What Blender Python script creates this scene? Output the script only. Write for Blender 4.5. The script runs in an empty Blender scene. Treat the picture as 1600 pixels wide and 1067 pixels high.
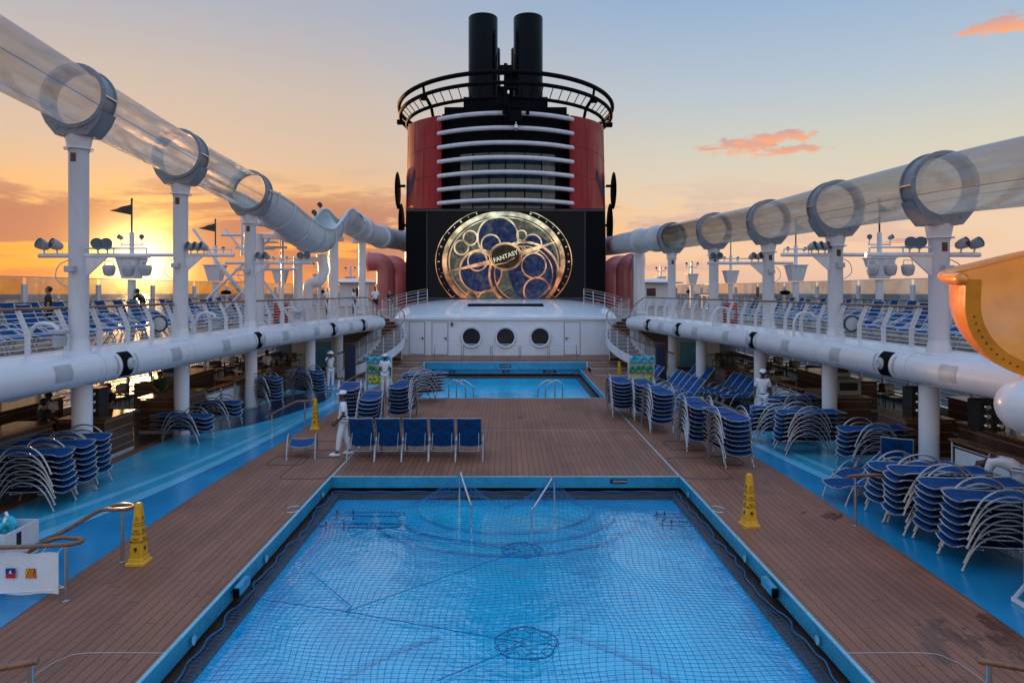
import bpy, math, random
from mathutils import Vector, Matrix, Euler, Quaternion
random.seed(7)
R = math.radians
col = bpy.context.scene.collection
F, HX, HY, EYE = 1067.0, 790.0, 453.0, 4.4      # focal length in photo pixels, vanishing point, eye height

def at(x, y, z=0.0):
    Y = F*(EYE-z)/(y-HY)
    return Vector(((x-HX)*Y/F, Y, z))
def atd(x, y, Y):
    return Vector(((x-HX)*Y/F, Y, EYE-(y-HY)*Y/F))

# ------------------------------------------------------------------ mesh builder
class MB:
    def __init__(s): s.v = []; s.f = []; s.mi = []; s.m = 0
    def add(s, vs, fs, M=None):
        b = len(s.v)
        for p in vs:
            p = Vector(p)
            s.v.append(M @ p if M is not None else p)
        for f in fs: s.f.append([b+i for i in f]); s.mi.append(s.m)
        return s
    def box(s, c, d, rot=None, bev=0.0):
        x, y, z = d[0]/2, d[1]/2, d[2]/2
        M = Matrix.Translation(Vector(c))
        if rot is not None: M = M @ (Euler(rot).to_matrix().to_4x4() if not isinstance(rot, Matrix) else rot)
        if bev > 0:
            vs = []; 
            for sx in (-1, 1):
                for sy in (-1, 1):
                    for sz in (-1, 1):
                        vs += [(sx*(x-bev), sy*(y-bev), sz*z), (sx*(x-bev), sy*y, sz*(z-bev)), (sx*x, sy*(y-bev), sz*(z-bev))]
            def I(sx, sy, sz, k): return (((sx > 0)*2+(sy > 0))*2+(sz > 0))*3+k
            fs = []
            for sz in (-1, 1): fs.append([I(-1,-1,sz,0), I(1,-1,sz,0), I(1,1,sz,0), I(-1,1,sz,0)][::sz])
            for sy in (-1, 1): fs.append([I(-1,sy,-1,1), I(1,sy,-1,1), I(1,sy,1,1), I(-1,sy,1,1)][::-sy])
            for sx in (-1, 1): fs.append([I(sx,-1,-1,2), I(sx,1,-1,2), I(sx,1,1,2), I(sx,-1,1,2)][::sx])
            for sx in (-1, 1):
                for sy in (-1, 1):
                    fs.append([I(sx,sy,-1,1), I(sx,sy,1,1), I(sx,sy,1,2), I(sx,sy,-1,2)])
                    for sz in (-1, 1): fs.append([I(sx,sy,sz,0), I(sx,sy,sz,1), I(sx,sy,sz,2)])
                for sz in (-1, 1): fs.append([I(sx,-1,sz,0), I(sx,1,sz,0), I(sx,1,sz,2), I(sx,-1,sz,2)])
            for sy in (-1, 1):
                for sz in (-1, 1): fs.append([I(-1,sy,sz,0), I(1,sy,sz,0), I(1,sy,sz,1), I(-1,sy,sz,1)])
            return s.add(vs, fs, M)
        vs = [(-x,-y,-z),(x,-y,-z),(x,y,-z),(-x,y,-z),(-x,-y,z),(x,-y,z),(x,y,z),(-x,y,z)]
        return s.add(vs, [(0,3,2,1),(4,5,6,7),(0,1,5,4),(1,2,6,5),(2,3,7,6),(3,0,4,7)], M)
    def tube(s, pts, r, n=8, closed=False, cap=True):
        pts = [Vector(p) for p in pts]; N = len(pts)
        rs = r if isinstance(r, (list, tuple)) else [r]*N
        T = []
        for i in range(N):
            if closed: t = pts[(i+1) % N]-pts[i-1]
            else: t = pts[min(i+1, N-1)]-pts[max(i-1, 0)]
            T.append(t.normalized() if t.length > 1e-9 else Vector((0,0,1)))
        up = Vector((0,0,1)) if abs(T[0].z) < .9 else Vector((1,0,0))
        u = (up - T[0]*up.dot(T[0])).normalized()
        b = len(s.v)
        for i in range(N):
            if i: 
                q = T[i-1].rotation_difference(T[i]); u = q @ u
                u = (u - T[i]*u.dot(T[i])).normalized()
            w = T[i].cross(u)
            for k in range(n):
                a = 2*math.pi*k/n
                s.v.append(pts[i] + (u*math.cos(a)+w*math.sin(a))*rs[i])
        M_ = N if closed else N-1
        for i in range(M_):
            j = (i+1) % N
            for k in range(n):
                s.f.append([b+i*n+k, b+i*n+(k+1) % n, b+j*n+(k+1) % n, b+j*n+k]); s.mi.append(s.m)
        if cap and not closed:
            s.f.append([b+k for k in range(n)][::-1]); s.mi.append(s.m)
            s.f.append([b+(N-1)*n+k for k in range(n)]); s.mi.append(s.m)
        return s
    def cyl(s, p0, p1, r0, r1=None, n=24): return s.tube([p0, p1], [r0, r0 if r1 is None else r1], n)
    def prism(s, poly, z0, z1):
        n = len(poly)
        vs = [(p[0], p[1], z0) for p in poly]+[(p[0], p[1], z1) for p in poly]
        return s.add(vs, [list(range(n))[::-1], list(range(n, 2*n))]+[[i, (i+1) % n, n+(i+1) % n, n+i] for i in range(n)])
    def sheet(s, poly, z): return s.add([(p[0], p[1], z) for p in poly], [list(range(len(poly)))])
    def strip(s, A, B):
        n = len(A); return s.add(list(A)+list(B), [[i, i+1, n+i+1, n+i] for i in range(n-1)])
    def lathe(s, prof, n=24, M=None, cap=True):
        vs = [(r*math.cos(2*math.pi*k/n), r*math.sin(2*math.pi*k/n), z) for r, z in prof for k in range(n)]
        fs = [[i*n+k, i*n+(k+1) % n, (i+1)*n+(k+1) % n, (i+1)*n+k] for i in range(len(prof)-1) for k in range(n)]
        if cap: fs += [list(range(n))[::-1], [(len(prof)-1)*n+k for k in range(n)]]
        return s.add(vs, fs, M)
    def ell(s, c, r, n=16, m=10, M=None):
        vs = []; fs = []
        for j in range(1, m):
            t = math.pi*j/m
            for k in range(n):
                a = 2*math.pi*k/n
                vs.append((math.sin(t)*math.cos(a)*r[0], math.sin(t)*math.sin(a)*r[1], math.cos(t)*r[2]))
        vs += [(0,0,r[2]), (0,0,-r[2])]
        for j in range(m-2):
            for k in range(n): fs.append([j*n+k, (j+1)*n+k, (j+1)*n+(k+1) % n, j*n+(k+1) % n])
        T_, B_ = len(vs)-2, len(vs)-1
        for k in range(n): fs.append([T_, k, (k+1) % n]); fs.append([B_, (m-2)*n+(k+1) % n, (m-2)*n+k])
        X = Matrix.Translation(Vector(c))
        return s.add(vs, fs, X if M is None else X @ M)
    def mesh(s, name, mats, smooth=40):
        me = bpy.data.meshes.new(name)
        me.from_pydata([tuple(p) for p in s.v], [], s.f)
        for m in (mats if isinstance(mats, (list, tuple)) else [mats]): me.materials.append(m)
        if len(me.materials) > 1: me.polygons.foreach_set('material_index', s.mi)
        me.validate(); me.update()
        if smooth:
            me.shade_smooth(); me.set_sharp_from_angle(angle=R(smooth))
        return me
    def build(s, name, mats, parent=None, smooth=40, loc=None):
        o = bpy.data.objects.new(name, s.mesh(name, mats, smooth)); col.objects.link(o)
        if parent is not None: o.parent = parent
        if loc is not None: o.location = loc
        return o
def catmull(P, k=6, closed=False):
    P = [Vector(p) for p in P]; n = len(P); out = []
    seg = n if closed else n-1
    for i in range(seg):
        if closed: a, b, c, d = P[i-1], P[i], P[(i+1) % n], P[(i+2) % n]
        else: a, b, c, d = P[max(i-1,0)], P[i], P[i+1], P[min(i+2,n-1)]
        for j in range(k):
            t = j/k
            out.append(.5*((2*b)+(c-a)*t+(2*a-5*b+4*c-d)*t*t+(3*b-3*c+d-a)*t**3))
    if not closed: out.append(P[-1].copy())
    return out
def tag(o, label=None, cat=None, group=None, kind=None):
    if label: o['label'] = label
    if cat: o['category'] = cat
    if group: o['group'] = group
    if kind: o['kind'] = kind
    return o
def struct(o): o['kind'] = 'structure'; return o
def empty(name, loc=(0,0,0), rz=0.0, label=None, cat=None, group=None):
    o = bpy.data.objects.new(name, None); col.objects.link(o)
    o.location = loc; o.rotation_euler = (0,0,rz); o.empty_display_size = .2
    return tag(o, label, cat, group)
def kids(root):
    return [c for c in bpy.data.objects if c.parent == root]
KC = {}
def copy_tree(root, parent=None):
    c = root.copy(); col.objects.link(c)
    if parent is not None: c.parent = parent
    if root not in KC: KC[root] = kids(root)
    for ch in KC[root]: copy_tree(ch, c)
    return c
def text_mesh(s, size, mat, align='CENTER', ext=0.0):
    cu = bpy.data.curves.new('lettering', 'FONT'); cu.body = s; cu.size = size; cu.align_x = align; cu.align_y = 'CENTER'; cu.extrude = ext; cu.offset = size*.012
    cu.resolution_u = 3
    o = bpy.data.objects.new('lettering', cu); col.objects.link(o)
    dg = bpy.context.evaluated_depsgraph_get()
    me = bpy.data.meshes.new_from_object(o.evaluated_get(dg))
    bpy.data.objects.remove(o); me.materials.clear(); me.materials.append(mat); me.name = 'lettering'
    return me
def text(s, size, mat, parent, M, name='lettering'):
    me = text_mesh(s, size, mat); me.transform(M)
    o = bpy.data.objects.new(name, me); col.objects.link(o)
    if parent is not None: o.parent = parent
    return o

# ------------------------------------------------------------------ materials
def lin(c):
    return tuple(((v/255)/12.92 if v/255 <= .04045 else ((v/255+.055)/1.055)**2.4) for v in c)+(1,)
def new_mat(name):
    m = bpy.data.materials.new(name); m.use_nodes = True
    nt = m.node_tree; return m, nt, nt.nodes['Principled BSDF']
def ramp(nt, els, fac=None, interp='LINEAR'):
    n = nt.nodes.new('ShaderNodeValToRGB'); cr = n.color_ramp; cr.interpolation = interp
    while len(cr.elements) < len(els): cr.elements.new(.5)
    for e, (p, c) in zip(cr.elements, els): e.position = p; e.color = c if len(c) == 4 else (*c, 1)
    if fac is not None: nt.links.new(fac, n.inputs[0])
    return n
def math_(nt, op, a, b=None, c=None, clamp=False):
    n = nt.nodes.new('ShaderNodeMath'); n.operation = op; n.use_clamp = clamp
    for i, v in enumerate((a, b, c)):
        if v is None: continue
        if isinstance(v, (int, float)): n.inputs[i].default_value = v
        else: nt.links.new(v, n.inputs[i])
    return n.outputs[0]
def mixc(nt, fac, a, b, blend='MIX'):
    n = nt.nodes.new('ShaderNodeMix'); n.data_type = 'RGBA'; n.blend_type = blend
    if isinstance(fac, (int, float)): n.inputs[0].default_value = fac
    else: nt.links.new(fac, n.inputs[0])
    for i, v in ((6, a), (7, b)):
        if isinstance(v, tuple): n.inputs[i].default_value = v if len(v) == 4 else (*v, 1)
        else: nt.links.new(v, n.inputs[i])
    return n.outputs[2]
def noise(nt, scale, detail=3, vec=None, rough=.5, dist=0):
    n = nt.nodes.new('ShaderNodeTexNoise'); n.inputs['Scale'].default_value = scale; n.inputs['Detail'].default_value = detail
    n.inputs['Roughness'].default_value = rough; n.inputs['Distortion'].default_value = dist
    if vec is not None: nt.links.new(vec, n.inputs['Vector'])
    return n
def obj_vec(nt, scale=(1,1,1), kind='Object'):
    t = nt.nodes.new('ShaderNodeTexCoord'); mp = nt.nodes.new('ShaderNodeMapping'); mp.inputs['Scale'].default_value = scale
    nt.links.new(t.outputs[kind], mp.inputs[0]); return mp.outputs[0]
def paint(name, c, rough=.45, metal=0.0, var=.12, scale=3.0, bump=0.0, bscale=40, coat=0.0, streak=False):
    m, nt, b = new_mat(name)
    v = obj_vec(nt, (1,1,.25) if streak else (1,1,1))
    n = noise(nt, scale, 5, v, .6)
    dark = tuple(x*(1-var*2) for x in c[:3]); lite = tuple(min(1, x*(1+var)) for x in c[:3])
    r = ramp(nt, [(.3, dark), (.55, c[:3]), (.75, lite)], n.outputs['Fac'])
    colr = r.outputs[0]
    if name in ('white_paint', 'white_pipe_paint', 'white_hull_paint', 'grey_fibreglass', 'grey_collar', 'gloss_white_roof'):
        gz = ramp(nt, [(.6, (0,0,0)), (.8, (1,1,1))], noise(nt, 3.5, 7, obj_vec(nt, (1,1,.18) if 'pipe' not in name else (.5,1,1)), .72, .2).outputs['Fac']).outputs[0]
        colr = mixc(nt, math_(nt, 'MULTIPLY', gz, .55), colr, (.42,.33,.25))
        g2 = ramp(nt, [(.68, (0,0,0)), (.74, (1,1,1))], noise(nt, 14, 4, v, .6).outputs['Fac']).outputs[0]
        colr = mixc(nt, math_(nt, 'MULTIPLY', g2, .5), colr, (.28,.16,.1))
    nt.links.new(colr, b.inputs['Base Color'])
    rr = ramp(nt, [(.3, (rough*.75,)*3), (.7, (min(1, rough*1.3),)*3)], noise(nt, scale*4, 3, v).outputs['Fac'])
    nt.links.new(rr.outputs[0], b.inputs['Roughness'])
    b.inputs['Metallic'].default_value = metal
    if coat: b.inputs['Coat Weight'].default_value = coat; b.inputs['Coat Roughness'].default_value = .08
    if bump:
        bp = nt.nodes.new('ShaderNodeBump'); bp.inputs['Strength'].default_value = bump; bp.inputs['Distance'].default_value = .01
        nt.links.new(noise(nt, bscale, 3, v).outputs['Fac'], bp.inputs['Height']); nt.links.new(bp.outputs[0], b.inputs['Normal'])
    return m
def emit(name, c, s=1.0, rough=.5):
    m, nt, b = new_mat(name); b.inputs['Base Color'].default_value = (0.01,.01,.01,1)
    b.inputs['Emission Color'].default_value = c; b.inputs['Emission Strength'].default_value = s; b.inputs['Roughness'].default_value = .8; b.inputs['Specular IOR Level'].default_value = .05
    return m
M = {}
M['white'] = paint('white_paint', (.66,.65,.67), .3, var=.05, scale=1.2, streak=True, coat=.25)
M['pipe'] = paint('white_pipe_paint', (.66,.655,.68), .3, var=.025, scale=.35, coat=.2)
M['white_matt'] = paint('white_hull_paint', (.74,.745,.775), .38, var=.06, scale=.8, streak=True)
M['roofwhite'] = paint('gloss_white_roof', (.75,.77,.8), .16, var=.04, scale=.7, coat=.5)
M['collar'] = paint('grey_collar', (.21,.225,.25), .4, var=.1, scale=2)
M['grey'] = paint('grey_panel', (.42,.43,.45), .45, var=.08)
M['lightgrey'] = paint('grey_fibreglass', (.52,.55,.57), .32, var=.08, scale=1.5, coat=.2)
M['flume_in'] = paint('green_grey_fibreglass', (.42,.52,.52), .3, var=.08, scale=1.5)
M['lampgrey'] = paint('lamp_housing_grey', (.36,.36,.38), .4, var=.1, scale=5)
M['black'] = paint('black_paint', (.004,.004,.005), .7, var=.2)
M['blackgloss'] = paint('black_gloss', (.003,.003,.004), .3, var=.3, scale=.6, streak=True)
for k_ in ('black','blackgloss'): M[k_].node_tree.nodes['Principled BSDF'].inputs['Specular IOR Level'].default_value = .08
M['red'] = paint('red_funnel_paint', (.3,.006,.012), .45, var=.1, scale=.5, streak=True)
M['red'].node_tree.nodes['Principled BSDF'].inputs['Specular IOR Level'].default_value = .22
M['redduct'] = paint('red_duct_paint', (.46,.12,.12), .4, var=.1, scale=.9, coat=.3)
M['alu'] = paint('silver_tube', (.42,.43,.45), .3, .75, var=.1, scale=8)
M['steel'] = paint('brushed_steel', (.55,.56,.58), .22, .95, var=.08, scale=6)
M['sling'] = paint('blue_sling_fabric', (.0025,.06,.21), .62, var=.2, scale=7, bump=.35, bscale=240)
M['sling'].node_tree.nodes['Principled BSDF'].inputs['Specular IOR Level'].default_value = .15
M['emblem'] = paint('dark_blue_print', (.004,.02,.07), .7, var=.1)
M['teak'] = paint('varnished_wood', (.22,.085,.03), .25, var=.25, scale=9, coat=.4)
M['bar'] = None
M['yellow'] = paint('yellow_plastic', (.72,.36,.01), .35, var=.07, scale=6)
M['orange'] = paint('orange_fibreglass', (.9,.24,.015), .25, var=.08, scale=2, coat=.5)
M['orangein'] = paint('orange_fibreglass_flange', (.5,.2,.02), .35, var=.12, scale=2)
M['dark'] = paint('dark_metal', (.02,.02,.022), .45, var=.2)
M['darkbrown'] = paint('dark_brown_wood', (.05,.022,.012), .4, var=.3, scale=5)
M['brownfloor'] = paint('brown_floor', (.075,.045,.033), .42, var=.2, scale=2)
M['ceil'] = paint('ceiling_panel', (.22,.2,.19), .6, var=.1)
M['poolrim'] = paint('pool_rim_blue', (.02,.26,.42), .3, var=.12, scale=2.5)
M['poolrim_light'] = paint('pool_rim_edge', (.2,.5,.62), .3, var=.1, scale=4)
M['rope'] = paint('blue_net_rope', (.012,.13,.3), .65, var=.2, scale=12)
M['tarp'] = paint('white_tarpaulin', (.72,.72,.74), .55, var=.05, scale=3, bump=.4, bscale=5)
M['tealfloat'] = paint('turquoise_foam', (.02,.42,.55), .5, var=.2, scale=6)
M['greenfloat'] = paint('green_foam', (.02,.3,.12), .5, var=.2, scale=6)
M['yellowfloat'] = paint('lime_foam', (.55,.6,.03), .5, var=.15, scale=6)
M['skin_d'] = paint('dark_skin', (.07,.035,.022), .5, var=.1, scale=20)
M['skin_l'] = paint('tan_skin', (.32,.17,.11), .5, var=.08, scale=20)
M['hair'] = paint('black_hair', (.01,.008,.007), .55, var=.2, scale=50)
M['uniform'] = paint('white_cloth', (.74,.75,.79), .75, var=.06, scale=9, bump=.5, bscale=14)
M['clothblack'] = paint('black_cloth', (.015,.015,.018), .8, var=.2, scale=9, bump=.4, bscale=14)
M['clothgreen'] = paint('green_cloth', (.03,.07,.03), .8, var=.2, scale=9, bump=.4, bscale=14)
M['clothnavy'] = paint('navy_cloth', (.012,.02,.07), .8, var=.2, scale=9, bump=.4, bscale=14)
M['redcloth'] = paint('red_cloth', (.3,.01,.012), .75, var=.2, scale=9)
M['flag'] = paint('gold_flag_cloth', (.35,.24,.02), .75, var=.2, scale=3)
M['flagdark'] = paint('dark_flag_cloth', (.05,.04,.03), .75, var=.2, scale=3)
M['tread'] = paint('brown_stair_tread', (.24,.12,.07), .5, var=.15, scale=4)
M['riser'] = paint('cream_stair_nosing', (.42,.4,.38), .5, var=.1, scale=4)
M['tealpanel'] = paint('teal_panel', (.12,.46,.68), .45, var=.15, scale=2)
M['glassdark'] = paint('porthole_glass', (.018,.022,.024), .12, var=.5, scale=1.3, coat=.6)
M['print'] = paint('black_print', (.01,.01,.012), .5, var=.05)
M['signred'] = paint('signal_red', (.5,.02,.015), .5, var=.05); M['signblue'] = paint('signal_blue', (.01,.03,.2), .5, var=.05)
M['tabletop'] = paint('glossy_table_top', (.3,.29,.28), .18, var=.1, scale=3)
def bar_mat():
    m, nt, b = new_mat('bar_wood_veneer')
    v = obj_vec(nt, (1,1,1)); s = nt.nodes.new('ShaderNodeSeparateXYZ'); nt.links.new(v, s.inputs[0])
    v2 = obj_vec(nt, (14,14,1.2)); n = noise(nt, 2.5, 5, v2, .6)
    r = ramp(nt, [(.3, (.055,.018,.008)), (.7, (.15,.055,.022))], n.outputs['Fac'])
    k = math_(nt, 'FRACT', math_(nt, 'MULTIPLY', s.outputs[2], 4.0))
    line = math_(nt, 'GREATER_THAN', k, .94)
    nt.links.new(mixc(nt, line, r.outputs[0], (.34,.3,.27)), b.inputs['Base Color'])
    b.inputs['Roughness'].default_value = .28; b.inputs['Coat Weight'].default_value = .3
    return m
M['bar'] = bar_mat()
def deck_mat(name, base, pitch=.14, wet=True):
    m, nt, b = new_mat(name)
    v = obj_vec(nt); s = nt.nodes.new('ShaderNodeSeparateXYZ'); nt.links.new(v, s.inputs[0])
    px = math_(nt, 'DIVIDE', s.outputs[0], pitch)
    fr = math_(nt, 'FRACT', px); fl = math_(nt, 'FLOOR', px)
    seam = math_(nt, 'LESS_THAN', fr, .085)
    wn = nt.nodes.new('ShaderNodeTexWhiteNoise'); wn.noise_dimensions = '1D'; nt.links.new(fl, wn.inputs['W'])
    # board ends, staggered from plank to plank
    yy = math_(nt, 'ADD', math_(nt, 'DIVIDE', s.outputs[1], 3.1), math_(nt, 'MULTIPLY', wn.outputs['Value'], 1.0))
    joint = math_(nt, 'LESS_THAN', math_(nt, 'FRACT', yy), .004)
    wn2 = nt.nodes.new('ShaderNodeTexWhiteNoise'); wn2.noise_dimensions = '2D'
    cb = nt.nodes.new('ShaderNodeCombineXYZ'); nt.links.new(fl, cb.inputs[0]); nt.links.new(math_(nt, 'FLOOR', yy), cb.inputs[1]); nt.links.new(cb.outputs[0], wn2.inputs['Vector'])
    grain = noise(nt, 3, 5, obj_vec(nt, (14,1.2,1)), .65)
    blot = noise(nt, .55, 5, v, .6)
    c = [mixc(nt, 0.0, base, base)][0]
    k = ramp(nt, [(0, tuple(x*.9 for x in base[:3])), (1, tuple(x*1.09 for x in base[:3]))], wn2.outputs['Value']).outputs[0]
    g = ramp(nt, [(.25, (.84,.84,.84)), (.75, (1.1,1.1,1.1))], grain.outputs['Fac']).outputs[0]
    k = mixc(nt, 1.0, k, g, 'MULTIPLY')
    g2 = ramp(nt, [(.35, (.78,.76,.76)), (.6, (1.05,1.05,1.05))], blot.outputs['Fac']).outputs[0]
    k = mixc(nt, 1.0, k, g2, 'MULTIPLY')
    wetn = noise(nt, .42, 6, obj_vec(nt, (1,.8,1)), .62, .4)
    # puddled water round the stacks on the starboard side, plus scattered damp spots
    right = math_(nt, 'MULTIPLY', math_(nt, 'MULTIPLY', math_(nt, 'SUBTRACT', s.outputs[0], 4.5), .8, clamp=True), math_(nt, 'MULTIPLY', math_(nt, 'SUBTRACT', 14.5, s.outputs[1]), .4, clamp=True))
    thr = math_(nt, 'ADD', wetn.outputs['Fac'], math_(nt, 'MULTIPLY', right, .2))
    wetf = ramp(nt, [(.66, (0,0,0)), (.69, (1,1,1))], thr).outputs[0]
    if wet: k = mixc(nt, math_(nt, 'MULTIPLY', wetf, .8), k, mixc(nt, 1.0, k, (.42,.38,.36), 'MULTIPLY'))
    drk = math_(nt, 'MAXIMUM', seam, joint)
    k = mixc(nt, math_(nt, 'MULTIPLY', drk, .8), k, (.018,.013,.011))
    nt.links.new(k, b.inputs['Base Color'])
    ro = ramp(nt, [(.3, (.42,)*3), (.7, (.62,)*3)], blot.outputs['Fac']).outputs[0]
    if wet: ro = mixc(nt, wetf, ro, (.1,.1,.1))
    nt.links.new(ro, b.inputs['Roughness'])
    b.inputs['Specular IOR Level'].default_value = .3
    bp = nt.nodes.new('ShaderNodeBump'); bp.inputs['Strength'].default_value = .5; bp.inputs['Distance'].default_value = .006
    hh = math_(nt, 'ADD', math_(nt, 'MULTIPLY', grain.outputs['Fac'], .35), math_(nt, 'MULTIPLY', drk, -1.2))
    nt.links.new(hh, bp.inputs['Height']); nt.links.new(bp.outputs[0], b.inputs['Normal'])
    return m
M['deck'] = deck_mat('deck_planks', (.29,.118,.07))
M['deck_upper'] = deck_mat('upper_deck_planks', (.34,.25,.19), .1, False)
def floor_paint(name, c, rough=.2):
    m, nt, b = new_mat(name); v = obj_vec(nt)
    n = noise(nt, .8, 6, v, .65); r = ramp(nt, [(.3, tuple(x*.8 for x in c)), (.7, tuple(x*1.12 for x in c))], n.outputs['Fac'])
    nt.links.new(r.outputs[0], b.inputs['Base Color'])
    rr = ramp(nt, [(.3, (rough*.85,)*3), (.7, (rough*1.25,)*3)], noise(nt, .9, 5, v).outputs['Fac']); nt.links.new(rr.outputs[0], b.inputs['Roughness'])
    bp = nt.nodes.new('ShaderNodeBump'); bp.inputs['Strength'].default_value = .15; bp.inputs['Distance'].default_value = .004
    nt.links.new(noise(nt, 60, 3, v).outputs['Fac'], bp.inputs['Height']); nt.links.new(bp.outputs[0], b.inputs['Normal'])
    return m
M['f_mid'] = floor_paint('blue_rubber_floor', (.04,.36,.54))
M['f_deep'] = floor_paint('deep_blue_floor', (.012,.24,.46))
M['f_light'] = floor_paint('light_blue_floor', (.16,.5,.68))
M['f_teal'] = floor_paint('teal_blue_floor', (.06,.4,.55))
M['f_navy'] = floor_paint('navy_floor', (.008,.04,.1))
def clear_mat(name, warm=(1,.78,.5), haze=.2):
    m, nt, b = new_mat(name); nt.nodes.remove(b); out = nt.nodes['Material Output']
    tr = nt.nodes.new('ShaderNodeBsdfTransparent'); gl = nt.nodes.new('ShaderNodeBsdfGlossy'); df = nt.nodes.new('ShaderNodeBsdfTranslucent'); d2 = nt.nodes.new('ShaderNodeBsdfDiffuse')
    lw = nt.nodes.new('ShaderNodeLayerWeight'); lw.inputs[0].default_value = .28
    v = obj_vec(nt, (1,.22,1)); n = noise(nt, 1.6, 6, v, .62, 1.4)
    n2 = noise(nt, 9, 4, obj_vec(nt, (1,.1,1)), .6)
    st = ramp(nt, [(.42, (0,0,0)), (.5, (1,1,1)), (.53, (.25,)*3), (.75, (.6,)*3)], n.outputs['Fac']).outputs[0]
    tr.inputs[0].default_value = (.96,.965,.97,1); df.inputs[0].default_value = (*warm, 1); d2.inputs[0].default_value = (.6,.62,.65,1)  # amber translucent colour imitates sunset glow in the clear tube
    gl.inputs['Roughness'].default_value = .035; gl.inputs[0].default_value = (.9,.9,.92,1)
    bp = nt.nodes.new('ShaderNodeBump'); bp.inputs['Strength'].default_value = .25; bp.inputs['Distance'].default_value = .03
    nt.links.new(n2.outputs['Fac'], bp.inputs['Height']); nt.links.new(bp.outputs[0], gl.inputs['Normal'])
    a1 = nt.nodes.new('ShaderNodeAddShader'); 
    mA = nt.nodes.new('ShaderNodeMixShader'); mA.inputs[0].default_value = .06; nt.links.new(df.outputs[0], mA.inputs[1]); nt.links.new(d2.outputs[0], mA.inputs[2])
    mB = nt.nodes.new('ShaderNodeMixShader'); nt.links.new(math_(nt, 'MULTIPLY', math_(nt, 'ADD', st, .45), haze), mB.inputs[0]); nt.links.new(tr.outputs[0], mB.inputs[1]); nt.links.new(mA.outputs[0], mB.inputs[2])
    mC = nt.nodes.new('ShaderNodeMixShader'); nt.links.new(math_(nt, 'MULTIPLY', lw.outputs['Fresnel'], .78, clamp=True), mC.inputs[0]); nt.links.new(mB.outputs[0], mC.inputs[1]); nt.links.new(gl.outputs[0], mC.inputs[2])
    nt.links.new(mC.outputs[0], out.inputs[0]); return m
M['clear'] = clear_mat('clear_acrylic')
def pane_mat(name, tint=(.85,.9,.92), refl=.5):
    m, nt, b = new_mat(name); nt.nodes.remove(b); out = nt.nodes['Material Output']
    tr = nt.nodes.new('ShaderNodeBsdfTransparent'); gl = nt.nodes.new('ShaderNodeBsdfGlossy'); lw = nt.nodes.new('ShaderNodeLayerWeight'); lw.inputs[0].default_value = .2
    tr.inputs[0].default_value = (*tint, 1); gl.inputs['Roughness'].default_value = .04
    n = noise(nt, 2, 4, obj_vec(nt)); 
    mx = nt.nodes.new('ShaderNodeMixShader'); f = math_(nt, 'MULTIPLY', math_(nt, 'MULTIPLY', lw.outputs['Fresnel'], refl), math_(nt, 'ADD', n.outputs['Fac'], .5), clamp=True)
    nt.links.new(f, mx.inputs[0]); nt.links.new(tr.outputs[0], mx.inputs[1]); nt.links.new(gl.outputs[0], mx.inputs[2]); nt.links.new(mx.outputs[0], out.inputs[0]); return m
M['pane'] = pane_mat('clear_pane')
def water_mat():
    m, nt, b = new_mat('pool_water'); nt.nodes.remove(b); out = nt.nodes['Material Output']
    tr = nt.nodes.new('ShaderNodeBsdfTransparent'); tr.inputs[0].default_value = (.86,.99,1,1)
    gl = nt.nodes.new('ShaderNodeBsdfGlossy'); gl.inputs['Roughness'].default_value = .02; gl.inputs[0].default_value = (.95,.98,1,1)
    v = obj_vec(nt); n1 = noise(nt, 2.4, 3, v, .5, .3); n2 = noise(nt, 11, 2, obj_vec(nt, (1,1.6,1)), .5)
    bp = nt.nodes.new('ShaderNodeBump'); bp.inputs['Strength'].default_value = .6; bp.inputs['Distance'].default_value = .03
    nt.links.new(math_(nt, 'ADD', n1.outputs['Fac'], math_(nt, 'MULTIPLY', n2.outputs['Fac'], .22)), bp.inputs['Height'])
    fr = nt.nodes.new('ShaderNodeFresnel'); fr.inputs[0].default_value = 1.5
    nt.links.new(bp.outputs[0], gl.inputs['Normal']); nt.links.new(bp.outputs[0], fr.inputs['Normal'])
    mx = nt.nodes.new('ShaderNodeMixShader'); nt.links.new(math_(nt, 'MINIMUM', math_(nt, 'MULTIPLY', fr.outputs[0], 2.5), .52), mx.inputs[0]); nt.links.new(tr.outputs[0], mx.inputs[1]); nt.links.new(gl.outputs[0], mx.inputs[2])
    nt.links.new(mx.outputs[0], out.inputs[0]); return m
M['water'] = water_mat()
def tile_mat():
    m, nt, b = new_mat('pool_tiles'); v = obj_vec(nt)
    br = nt.nodes.new('ShaderNodeTexBrick'); nt.links.new(v, br.inputs[0]); br.offset = 0
    br.inputs['Color1'].default_value = (.012,.72,.97,1); br.inputs['Color2'].default_value = (.016,.75,.98,1); br.inputs['Mortar'].default_value = (.07,.82,.96,1)
    br.inputs['Scale'].default_value = 1; br.inputs['Brick Width'].default_value = .1; br.inputs['Row Height'].default_value = .1; br.inputs['Mortar Size'].default_value = .004
    n = noise(nt, 1.1, 4, v); k = mixc(nt, 1, br.outputs[0], ramp(nt, [(.3, (.75,.85,.9)), (.7, (1.1,1.1,1.08))], n.outputs['Fac']).outputs[0], 'MULTIPLY')
    nt.links.new(k, b.inputs['Base Color']); b.inputs['Roughness'].default_value = .4; return m
M['tiles'] = tile_mat(); M['tiles'].node_tree.nodes['Principled BSDF'].inputs['Specular IOR Level'].default_value = 0
M['tilelight'] = paint('pale_blue_tiles', (.1,.84,.96), .4, var=.1)
M['tiledark'] = paint('dark_blue_tiles', (.008,.58,.85), .8, var=.1)
for k_ in ('tilelight','tiledark'): M[k_].node_tree.nodes['Principled BSDF'].inputs['Specular IOR Level'].default_value = 0
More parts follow.
